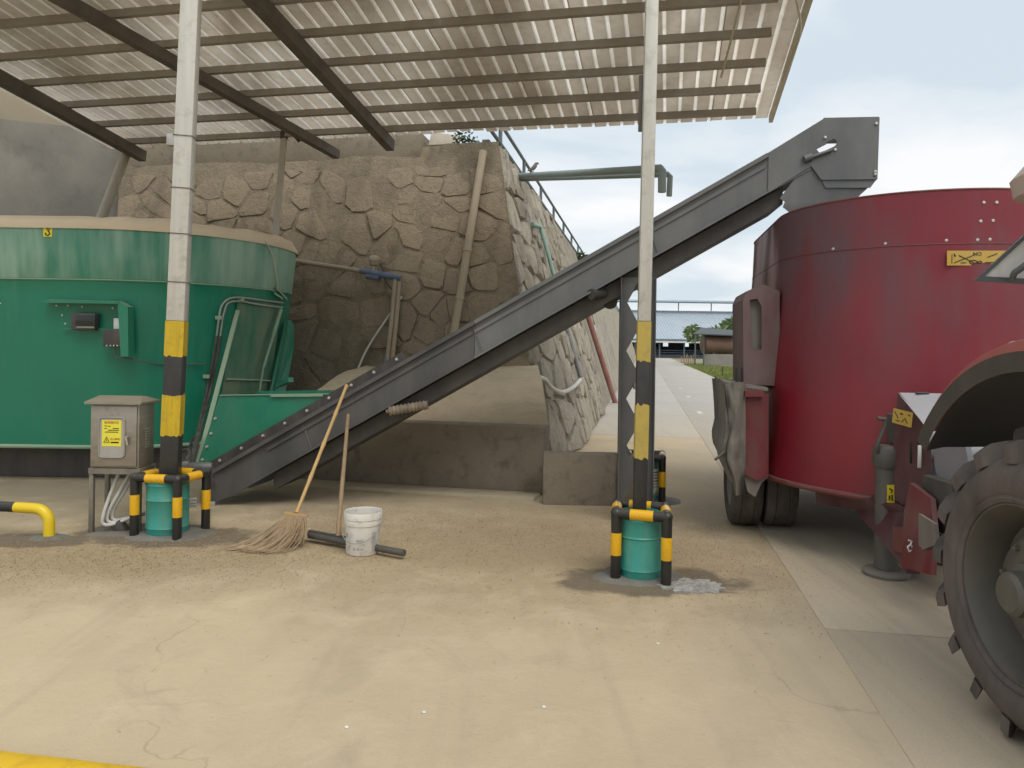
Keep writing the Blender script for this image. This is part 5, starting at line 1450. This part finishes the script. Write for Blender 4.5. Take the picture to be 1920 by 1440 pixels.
# mudguard: red skin, black liner, dusty edge
REDT = mat('tractor_red', (0.33, 0.03, 0.025), (0.26, 0.03, 0.028), 3, .38, dust=(.40, .31, .25), dust_all=.25, dust_up=.5, coord='World')
fa0, fa1 = R(32), R(158)
def fen(r_, x): return [V(x, TR_W.y + r_ * math.cos(a_) * .98, TR_W.z + r_ * math.sin(a_)) for a_ in [fa0 + (fa1 - fa0) * k / 28 for k in range(29)]]
fx = 2.10
fe = MB().loft([fen(.985, fx + .0), fen(1.035, fx + .03), fen(1.06, fx + .12), fen(1.06, fx + .60)], closed=False).build('mudguard', REDT, tr)
MB().loft([fen(.90, fx - .01), fen(.985, fx - .012), fen(.988, fx + .01)], closed=False).build('mudguard_edge', mat('dusty_black_edge', (.045, .04, .035), (.065, .057, .05), 4, .7, dust=(.15, .125, .10), dust_all=.3), fe)
MB().loft([fen(.90, fx + .0), fen(.93, fx + .1), fen(.945, fx + .60)], closed=False).build('mudguard_liner', mat('black_liner', (.018, .018, .02), None, 4, .6), fe)
lam = MB().box(V(fx + .17, TR_W.y + .355, TR_W.z + .985), (.16, .22, .012), (V(1, 0, 0), V(0, .93, -.36), V(0, .36, .93)), .015).build('lamp_strip', mat('peeling_reflector', (.62, .56, .50), (.40, .25, .2), 20, .4), fe)
# cab: pillars, open rear window, roof
CABM = mat('cab_frame_grey', (.07, .08, .085), (.1, .11, .11), 4, .45)
GLS = mat('hazy_cab_glass', (.62, .62, .60), (.56, .55, .53), 2, .12)
wpx = [(1828, 524), (1960, 530), (1985, 352), (1952, 402)]
wq = [P(x, y, 3.32) for x, y in ((1828, 526), (1995, 536), (1995, 372))]
ctr = sum(wq, V(0, 0, 0)) / 3
inn = [q.lerp(ctr, .17) for q in wq]
wf = MB().prism(wq, V(.01, .03, 0), [inn]).build('rear_window_frame', CABM, tr)
MB().prism([q.lerp(ctr, .14) + V(.004, .012, 0) for q in wq], V(0, .006, 0)).build('rear_window_glass', GLS, wf)
p = P(1905, 515, 3.30)
MB().tube(bez([P(1898, 524, 3.3), P(1902, 512, 3.28), P(1912, 505, 3.26), P(1935, 488, 3.22)], 5), .014, 8).build('window_strut', CABM, wf)
cx0, cx1 = 2.47, 3.30
for x, y0_, lean in ((cx0, 3.42, .05), (cx1, 3.42, .05), (cx0, 2.15, -.12), (cx1, 2.15, -.12)):
    MB().bar(V(x, y0_, 1.25), V(x + .06 * (1 if x < 3 else -1), y0_ + lean, 2.30), .07, .07).build('cab_pillar', CABM, tr)
def roofp(s, z): return [V(2.86 + (.62 * s) * math.copysign(abs(math.cos(t)) ** .45, math.cos(t)), 2.80 + (.80 * s) * math.copysign(abs(math.sin(t)) ** .45, math.sin(t)), z) for t in [k * math.pi / 18 for k in range(36)]]
mb = MB().loft([roofp(.9, 2.28), roofp(1.0, 2.31), roofp(1.02, 2.39), roofp(.95, 2.46), roofp(.7, 2.48)])
mb.f += [tuple(range(36))[::-1], tuple(range(144, 180))]
mb.build('cab_roof', mat('cab_roof_pink_grey', (.50, .40, .36), (.44, .36, .32), 3, .5), tr)
MB().box(V(2.86, 2.75, 1.12), (1.15, 1.35, .30), None, .04).build('cab_floor', DARK, tr)
MB().box(V(2.86, 2.95, 1.55), (.46, .14, .62), None, .05).box(V(2.86, 2.7, 1.35), (.46, .46, .12), None, .04).build('seat', BLKPL, tr)
MB().box(V(2.86, 2.5, .74), (.46, 2.3, .46), None, .05).build('transmission', DARK, tr)
MB().tube([TR_W + V(.2, 0, 0), TR_W + V(1.55, 0, 0)], .12, 16).build('rear_axle', DARK, tr)
MB().box(V(2.86, .75, 1.15), (.62, 1.9, .62), None, .10).build('bonnet', REDT, tr)
def front_wheel(c_, side):
    ax = V(side, 0, 0)
    rim = MB().lathe([(0, -.05), (.1, -.05), (.22, -.08), (.25, 0), (.25, -.2)], c_, ax, 28).build('wheel', RIMM, tr)
    MB().lathe([(.245, -.01), (.28, .01), (.36, 0), (.40, -.03), (.41, -.1), (.40, -.17), (.36, -.2), (.28, -.21), (.245, -.19)], c_, ax, 40).build('tyre', TYT, rim)
front_wheel(V(2.25, .55, .41), -1); front_wheel(V(3.47, .55, .41), 1)
MB().tube([V(2.3, .55, .45), V(3.42, .55, .45)], .06, 12).build('front_axle', DARK, tr)
MB().tube(bez([V(2.55, 3.5, .6), V(2.62, 3.85, .5), V(2.75, 4.1, .43)], 5), .03, 8).build('lower_link', DARK, tr)

# ------------------------------------------------------------------ pipes, hoses and odds and ends on the walls
def WF(x, y, off=.05): return PL(x, y, A1 + NF * off, NF)
NR0 = NR
def WR(x, y, off=.08):
    d = ray(x, y)
    for i in range(6000):
        t = 10.0 + i * .01; p = CAMP + d * t
        s = (p - A0).dot(AX); tt = p.z / WZ
        e = (p - right(s, tt)).dot(NR)
        if e <= off: return p
    return p
PIPW = mat('dusty_wall_pipe', (0.34, 0.28, 0.20), (0.28, 0.23, 0.16), 4, .75, dust=DUST, dust_all=.35)
BLUE = mat('dusty_blue_fitting', (0.06, 0.12, 0.26), (0.09, 0.13, 0.20), 5, .6, dust=(.36, .31, .25), dust_all=.45)
t = thing('wall_drainpipe', WF(850, 625), 'long mud coloured pipe running slantwise down the rubble face', 'pipe')
pts = [WF(906, 284, .12), WF(893, 365, .12), WF(876, 470, .12), WF(862, 560, .12), WF(845, 660, .12)]
MB().tube(pts, .062, 12).build('pipe', PIPW, t)
for q in (pts[2], pts[3]): MB().tube([q - (pts[2] - pts[3]) * .03, q + (pts[2] - pts[3]) * .03], .072, 12).build('coupling', PIPW, t)
t = thing('water_pipework', WF(740, 520), 'blue and grey water pipes with a dusty motor valve on the rubble wall', 'pipework')
MB().tube([WF(520, 484, .18), WF(690, 510, .18)], .036, 12).build('feed_pipe', PIPW, t)
MB().tube([WF(676, 507, .18), WF(746, 521, .18)], .048, 12).build('valve_body', BLUE, t)
MB().tube([WF(688, 517, .16), WF(712, 521, .16)], .05, 10).build('valve_union', BLUE, t)
vm = WF(702, 490, .20)
MB().lathe([(0, .085), (.06, .08), (.085, .05), (.085, -.03), (.06, -.06), (0, -.06)], vm, V(.1, -.4, .9), 20).build('valve_motor', PIPW, t)
MB().tube([vm, WF(700, 512, .18)], .02, 8).build('valve_stem', HOSE, t)
MB().tube(bez([WF(710, 490, .18), WF(717, 503, .14), WF(722, 525, .14), WF(730, 537, .12), WF(738, 545, .12)], 5), .012, 6).build('cable', RUB, t)
MB().tube([WF(741, 524, .18), WF(734, 600, .18), WF(722, 710, .16)], .033, 10).build('down_pipe', PIPW, t)
MB().tube([WF(749, 522, .14), WF(743, 600, .14), WF(732, 705, .12)], .036, 10).build('down_pipe', PIPW, t)
MB().tube([WF(738, 519, .18), WF(752, 522, .16)], .05, 12).tube([WF(724, 668, .165), WF(722, 702, .165)], .038, 10).build('blue_elbow', BLUE, t)
t = thing('white_hose', WF(670, 698), 'thin white hose hanging slantwise from the wall pipes to the dust bank', 'hose')
MB().tube(bez([WF(753, 556, .1), WF(734, 585, .12), WF(705, 627, .14), WF(684, 662, .16), WF(668, 700, .2)], 6), .016, 8).build('hose', CDT, t)
REDP = mat('faded_red_pipe', (0.30, 0.10, 0.09), (0.24, 0.09, 0.08), 4, .6, dust=DUST, dust_all=.25)
q0, q1 = WR(1101, 588, .12), WR(1157, 766, .16)
o = MB().tube([q0, q1], .075, 12).build('red_pipe', REDP, org=V(q1.x, q1.y, q1.z)); tag(o, 'faded red pipe leaning on the pale side of the stone wall', 'pipe')
q0, q1 = WR(1068, 640, .1), WR(1090, 708, .12)
t = thing('grey_pipe', q1, 'grey pipe with a looped white hose on the pale side of the stone wall', 'pipe')
MB().tube([WR(1062, 612, .1), q1], .045, 10).build('pipe', mat('grey_plastic_pipe', (.20, .21, .23), None, 5, .5, dust=DUST, dust_all=.3), t)
MB().tube(bez([WR(1008, 706, .12), WR(1022, 712, .14), WR(1036, 728, .16), WR(1056, 735, .16), WR(1076, 725, .15), WR(1088, 712, .14)], 6), .032, 8).build('hose_loop', CDT, t)
GRP = mat('grey_green_paint', (0.30, 0.36, 0.34), (0.24, 0.29, 0.28), 3, .55, coord='World')
t = thing('filling_pipes', A1 + AX * 1.2, 'two grey green overhead water filling pipes reaching from the wall top toward the road', 'pipe')
a_ = P(958, 331, 13.2)
e1, e2 = P(1238, 316, 9.3), P(1252, 327, 10.2)
MB().tube([a_, e1, e1 + V(.02, -.02, -.03), e1 + V(.02, -.03, -.30)], .052, 12).build('pipe', GRP, t)
MB().tube([a_ + V(.1, 0, -.05), e2, e2 + V(.03, -.01, -.03), e2 + V(.02, -.02, -.30)], .040, 12).build('pipe', GRP, t)
t = thing('green_standpipe', A1 + AX * 4, 'thin green bent water pipe beside the railing posts', 'pipe')
s1 = WR(998, 420, .10); s2 = WR(1013, 425, .14); s3 = WR(1040, 520, .16)
MB().tube([s1, s2] + [s2.lerp(s3, .05), s3], .035, 10).build('pipe', mat('pale_green_pipe', (.22, .36, .31), None, 4, .5), t)
# a small bird on the pipe
bp = a_.lerp(e1, .2) + V(0, 0, .05)
bd_ = MB()
pts = [bp + V(-.10, 0, .02), bp + V(-.05, 0, .045), bp + V(0, 0, .07), bp + V(.03, 0, .11), bp + V(.045, 0, .145), bp + V(.07, 0, .15), bp + V(.095, 0, .145)]
bd_.tube(pts, [.006, .018, .036, .036, .026, .022, .003], 10)
bd_.tube([bp + V(0, .012, .04), bp + V(.005, .012, 0)], .004, 5).tube([bp + V(0, -.012, .04), bp + V(.005, -.012, 0)], .004, 5)
tag(bd_.build('bird', mat('bird_grey', (.20, .19, .18), None, 20, .8), org=bp), 'small grey bird perched on the overhead filling pipe', 'bird')
# things on the wall top
tp = P(772, 292, 12.35)
ty = MB()
ty.tube([tp + V(.24 * math.cos(k * math.pi / 16), .0, .24 * math.sin(k * math.pi / 16)) for k in range(32)], .075, 12, closed=True)
tag(ty.build('old_tyre', RUB, org=tp), 'old black tyre standing on the wall top under the eave', 'tyre')
p0, p1 = P(800, 287, 12.5), P(846, 287, 12.7)
o = MB().prism([p0, p1, p1 + V(.12, .15, .34), p0 + V(.06, .15, .40)], V(.01, .03, 0)).build('metal_sheet', SH_FLAT, org=p0); tag(o, 'grey corrugated offcut lying on the wall top by the tyre', 'sheet')
for k, (x, y) in enumerate(((912, 284), (919, 284), (914, 276), (913, 268))):
    p = P(x, y, 12.3)
    o = MB().box(p, (.12, .2, .065), (BX, AX, UZ), .008).build('brick', mat('grey_brick', (.13, .12, .13), (.17, .155, .15), 7, .9, bump=.3), org=p)
    tag(o, ['grey brick at the left foot of the small pile on the wall corner', 'grey brick at the right foot of the small pile on the wall corner', 'grey brick second from the top of the pile on the wall corner', 'grey brick on top of the pile on the wall corner'][k], 'brick', 'bricks on the wall corner')
LEAF = mat('shrub_leaf', (0.055, 0.095, 0.03), (0.10, 0.14, 0.05), 5, .7, coord='World')
BARK = mat('bark', (0.12, 0.09, 0.06), (0.08, .06, .04), 8, .9)
def leafy(name, base, pts_r, n, size, label, cat, trunk_h, trunk_r, mt=LEAF, group=None, limbs=5):
    t = thing(name, base, label, cat, group)
    tk = MB().tube([base + V(0, 0, -.1), base + V(.02, 0, trunk_h * .5), base + V(0, .02, trunk_h)], [trunk_r, trunk_r * .8, trunk_r * .55], 8)
    for k in range(limbs):
        c_, r_ = random.choice(pts_r)
        tk.tube([base + V(0, 0, trunk_h * random.uniform(.5, .95)), base + V(0, 0, trunk_h) * .5 + (base + c_ - base) * .5 + V(0, 0, .05), base + c_], [trunk_r * .5, trunk_r * .3, trunk_r * .12], 6)
    tk.build('trunk', BARK, t)
    mb = MB()
    for i in range(n):
        c_, r_ = random.choice(pts_r)
        d = V(random.gauss(0, 1), random.gauss(0, 1), random.gauss(0, .8)); d = d.normalized() * (r_ * random.random() ** .45)
        p = base + c_ + d
        a1_ = V(random.uniform(-1, 1), random.uniform(-1, 1), random.uniform(-.7, .5)).normalized(); a2_ = a1_.cross(V(random.random(), random.random(), random.random())).normalized()
        L = size * random.uniform(.6, 1.4)
        mb.add([p, p + a1_ * L * .5 + a2_ * L * .22, p + a1_ * L, p + a1_ * L * .5 - a2_ * L * .22], [(0, 1, 2, 3)])
    o = mb.build('crown', mt, t, fix=False)
leafy('wall_shrub', P(866, 287, 12.6), [(V(0, 0, .22), .20), (V(.16, 0, .15), .14)], 260, .07, 'small weedy shrub growing on the wall top below the eave', 'shrub', .2, .012)
leafy('rail_weed', P(1086, 503, 26), [(V(0, 0, .35), .25)], 120, .18, 'small weed poking above the far railing over the conveyor', 'weed', .3, .02)

# ------------------------------------------------------------------ far side of the road: barn, hut, tank, tree
BROOF = mat('pale_blue_roof_sheet', (0.42, 0.48, 0.53), (0.36, 0.42, 0.475), .3, .55, coord='World')
BDARK = mat('dark_barn_grey', (0.10, 0.11, 0.12), None, 1, .8, coord='World')  # one dark grey for barn walls, hut roof and tank saddles
BST = mat('barn_steel', (0.14, 0.19, 0.24), None, 1, .6, coord='World')
BY = 124.0
barn = thing('cattle_barn', V(40, BY, 0), 'long open cattle barn with pale blue metal roof at the end of the road', 'barn')
bx0, bx1 = 4.0, 78.0
ez, rz, ry = 3.1, 8.6, BY + 15
def rib_roof(z0, z1, y0_, y1_):
    mb = MB(); n = 148
    for i in range(n):
        xa = bx0 + (bx1 - bx0) * i / n; w = (bx1 - bx0) / n
        for (u0, u1, h0, h1) in ((0, .6, 0, 0), (.6, .7, 0, .08), (.7, .9, .08, .08), (.9, 1, .08, 0)):
            mb.add([(xa + w * u0, y0_, z0 + h0), (xa + w * u1, y0_, z0 + h1), (xa + w * u1, y1_, z1 + h1), (xa + w * u0, y1_, z1 + h0)], [(0, 1, 2, 3)])
    return mb
rib_roof(ez, rz, BY - 1, ry).build('roof', BROOF, barn, fix=False)
rib_roof(rz, ez, ry + 1.5, ry + 17).build('roof', BROOF, barn, fix=False)
rib_roof(10.15, 10.6, ry - 2.6, ry + .8).build('ridge_cover', BROOF, barn, fix=False)
MB().box(V((bx0 + bx1) / 2, ry - 2.6, 10.02), (bx1 - bx0, .12, .24)).build('ridge_beam', BST, barn)
for k in range(13):
    MB().box(V(bx0 + 6 * k + 2.4, ry - 2.2, 9.3), (.16, .16, 1.5)).build('ridge_post', BST, barn)
MB().box(V((bx0 + bx1) / 2, BY - .95, ez - .12), (bx1 - bx0, .10, .26)).build('gutter', BST, barn)
MB().box(V((bx0 + bx1) / 2, BY - .90, ez - .42), (bx1 - bx0, .08, .30)).build('fascia', WHT, barn)
for k in range(19):
    MB().box(V(bx0 + 4.1 * k, BY, 1.4), (.22, .22, 2.9)).build('post', BST, barn)
for k in range(3):
    MB().box(V((bx0 + bx1) / 2, BY + .1, .5 + .38 * k), (bx1 - bx0, .06, .06)).build('feed_rail', BST, barn)
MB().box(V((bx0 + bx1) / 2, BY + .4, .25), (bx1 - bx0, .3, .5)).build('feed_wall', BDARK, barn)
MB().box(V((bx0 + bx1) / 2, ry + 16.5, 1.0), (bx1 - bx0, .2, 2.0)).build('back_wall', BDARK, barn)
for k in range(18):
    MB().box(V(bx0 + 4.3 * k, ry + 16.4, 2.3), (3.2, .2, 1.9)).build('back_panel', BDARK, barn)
MB().box(V((bx0 + bx1) / 2, BY + 16, .02), (bx1 - bx0, 31, .06)).build('barn_floor', mat('barn_floor_concrete', (.16, .15, .14), None, 1, .9, coord='World'), barn)

hut = thing('open_hut', G(1340, 684), 'small open hut with dark sheet roof beside the road', 'hut')
h0, h1 = G(1300, 686), G(1388, 688)
hr = [P(1302, 626, h0.y), P(1312, 617, h0.y + 3), P(1395, 621, h0.y + 3), P(1395, 632, h0.y)]
MB().prism([P(1300, 627, h0.y), P(1378, 630, h0.y), P(1396, 622, h0.y + 4), P(1316, 616, h0.y + 4)], V(0, 0, .10)).build('roof', BDARK, hut)
for x, yy in ((1303, 0), (1319, 0), (1372, 0), (1379, 2.8), (1330, 2.8)):
    p = G(x, 686 + (0 if yy == 0 else -1.5)); MB().tube([V(p.x, p.y, -.05), V(p.x, p.y, P(x, 627, p.y).z)], .07, 8).build('post', RAILM, hut)
hp0 = G(1322, 686); hp1 = G(1392, 688)
o = MB().bar(V(hp0.x, hp0.y + .6, .55), V(hp1.x + 1, hp1.y + .6, .55), .3, 1.15).build('tank_plinth', mat('pale_block_wall', (.38, .36, .32), (.3, .28, .25), .8, .9, coord='World'), org=V(hp0.x + 2, hp0.y + .6, 0))
tag(o, 'pale low block wall carrying the rusty tank', 'wall')
tc = P(1330, 656, hp0.y + .6); tr_ = .92
tc.z = 1.12 + tr_
tk_ = thing('fuel_tank', tc, 'rusty brown horizontal cylinder tank under the hut roof', 'tank')
MB().lathe([(0, -.12), (tr_ * .6, -.08), (tr_ * .94, .0), (tr_, .08), (tr_, 3.4), (tr_ * .94, 3.5), (0, 3.6)], tc - V(.6, 0, 0), V(1, .12, 0), 28).build('shell', mat('rusty_tank', (.20, .12, .08), (.14, .09, .065), 1.2, .8, coord='World'), tk_)
for u in (.3, 2.9):
    MB().box(tc + V(u, .2, -tr_ + .06), (.2, 1.2, .2)).build('saddle', BDARK, tk_)
lt_ = []
for i in range(9): lt_.append((V(random.uniform(-3.5, 3.5), random.uniform(-1, 1.5), random.uniform(2.8, 4.3)), random.uniform(.9, 1.3)))
leafy('broadleaf_tree', V(P(1352, 660, 84).x, 84, 0), lt_, 4200, .55, 'pale green broadleaf tree behind the small hut', 'tree', 2.6, .16, mat('pale_leaf', (0.17, 0.25, 0.11), (0.26, 0.33, 0.17), .8, .6, coord='World'))
# pale stakes and a plank bench on the verge
for k in range(7):
    p = G(1278 + k * 4.2, 681 - (k % 2)); 
    o = MB().tube([V(p.x, p.y, -.05), V(p.x + .05 * (k % 3), p.y, .75 + .12 * (k % 3))], .06, 6).build('stake', mat('pinkish_stake', (.42, .28, .22), None, 5, .8), org=V(p.x, p.y, 0))
    tag(o, ['first pinkish stake from the left in the row by the hut', 'second pinkish stake from the left in the row by the hut', 'third pinkish stake from the left in the row by the hut', 'middle pinkish stake in the row by the hut', 'third pinkish stake from the right in the row by the hut', 'second pinkish stake from the right in the row by the hut', 'rightmost pinkish stake in the row by the hut'][k], 'stake', 'row of stakes by the hut')
p = G(1372, 706)
bn = thing('plank_bench', V(p.x, p.y, 0), 'rough plank bench on the grass verge beside the red mixer', 'bench')
MB().box(V(p.x + .2, p.y, .62), (1.6, .35, .06), (V(.97, -.24, 0), V(.24, .97, 0), UZ)).build('plank', mat('grey_plank', (.35, .31, .25), None, 5, .8), bn)
for u in (-.5, .85): MB().tube([V(p.x + u, p.y - u * .2, -.05), V(p.x + u, p.y - u * .2, .6)], .035, 6).build('leg', BARK, bn)
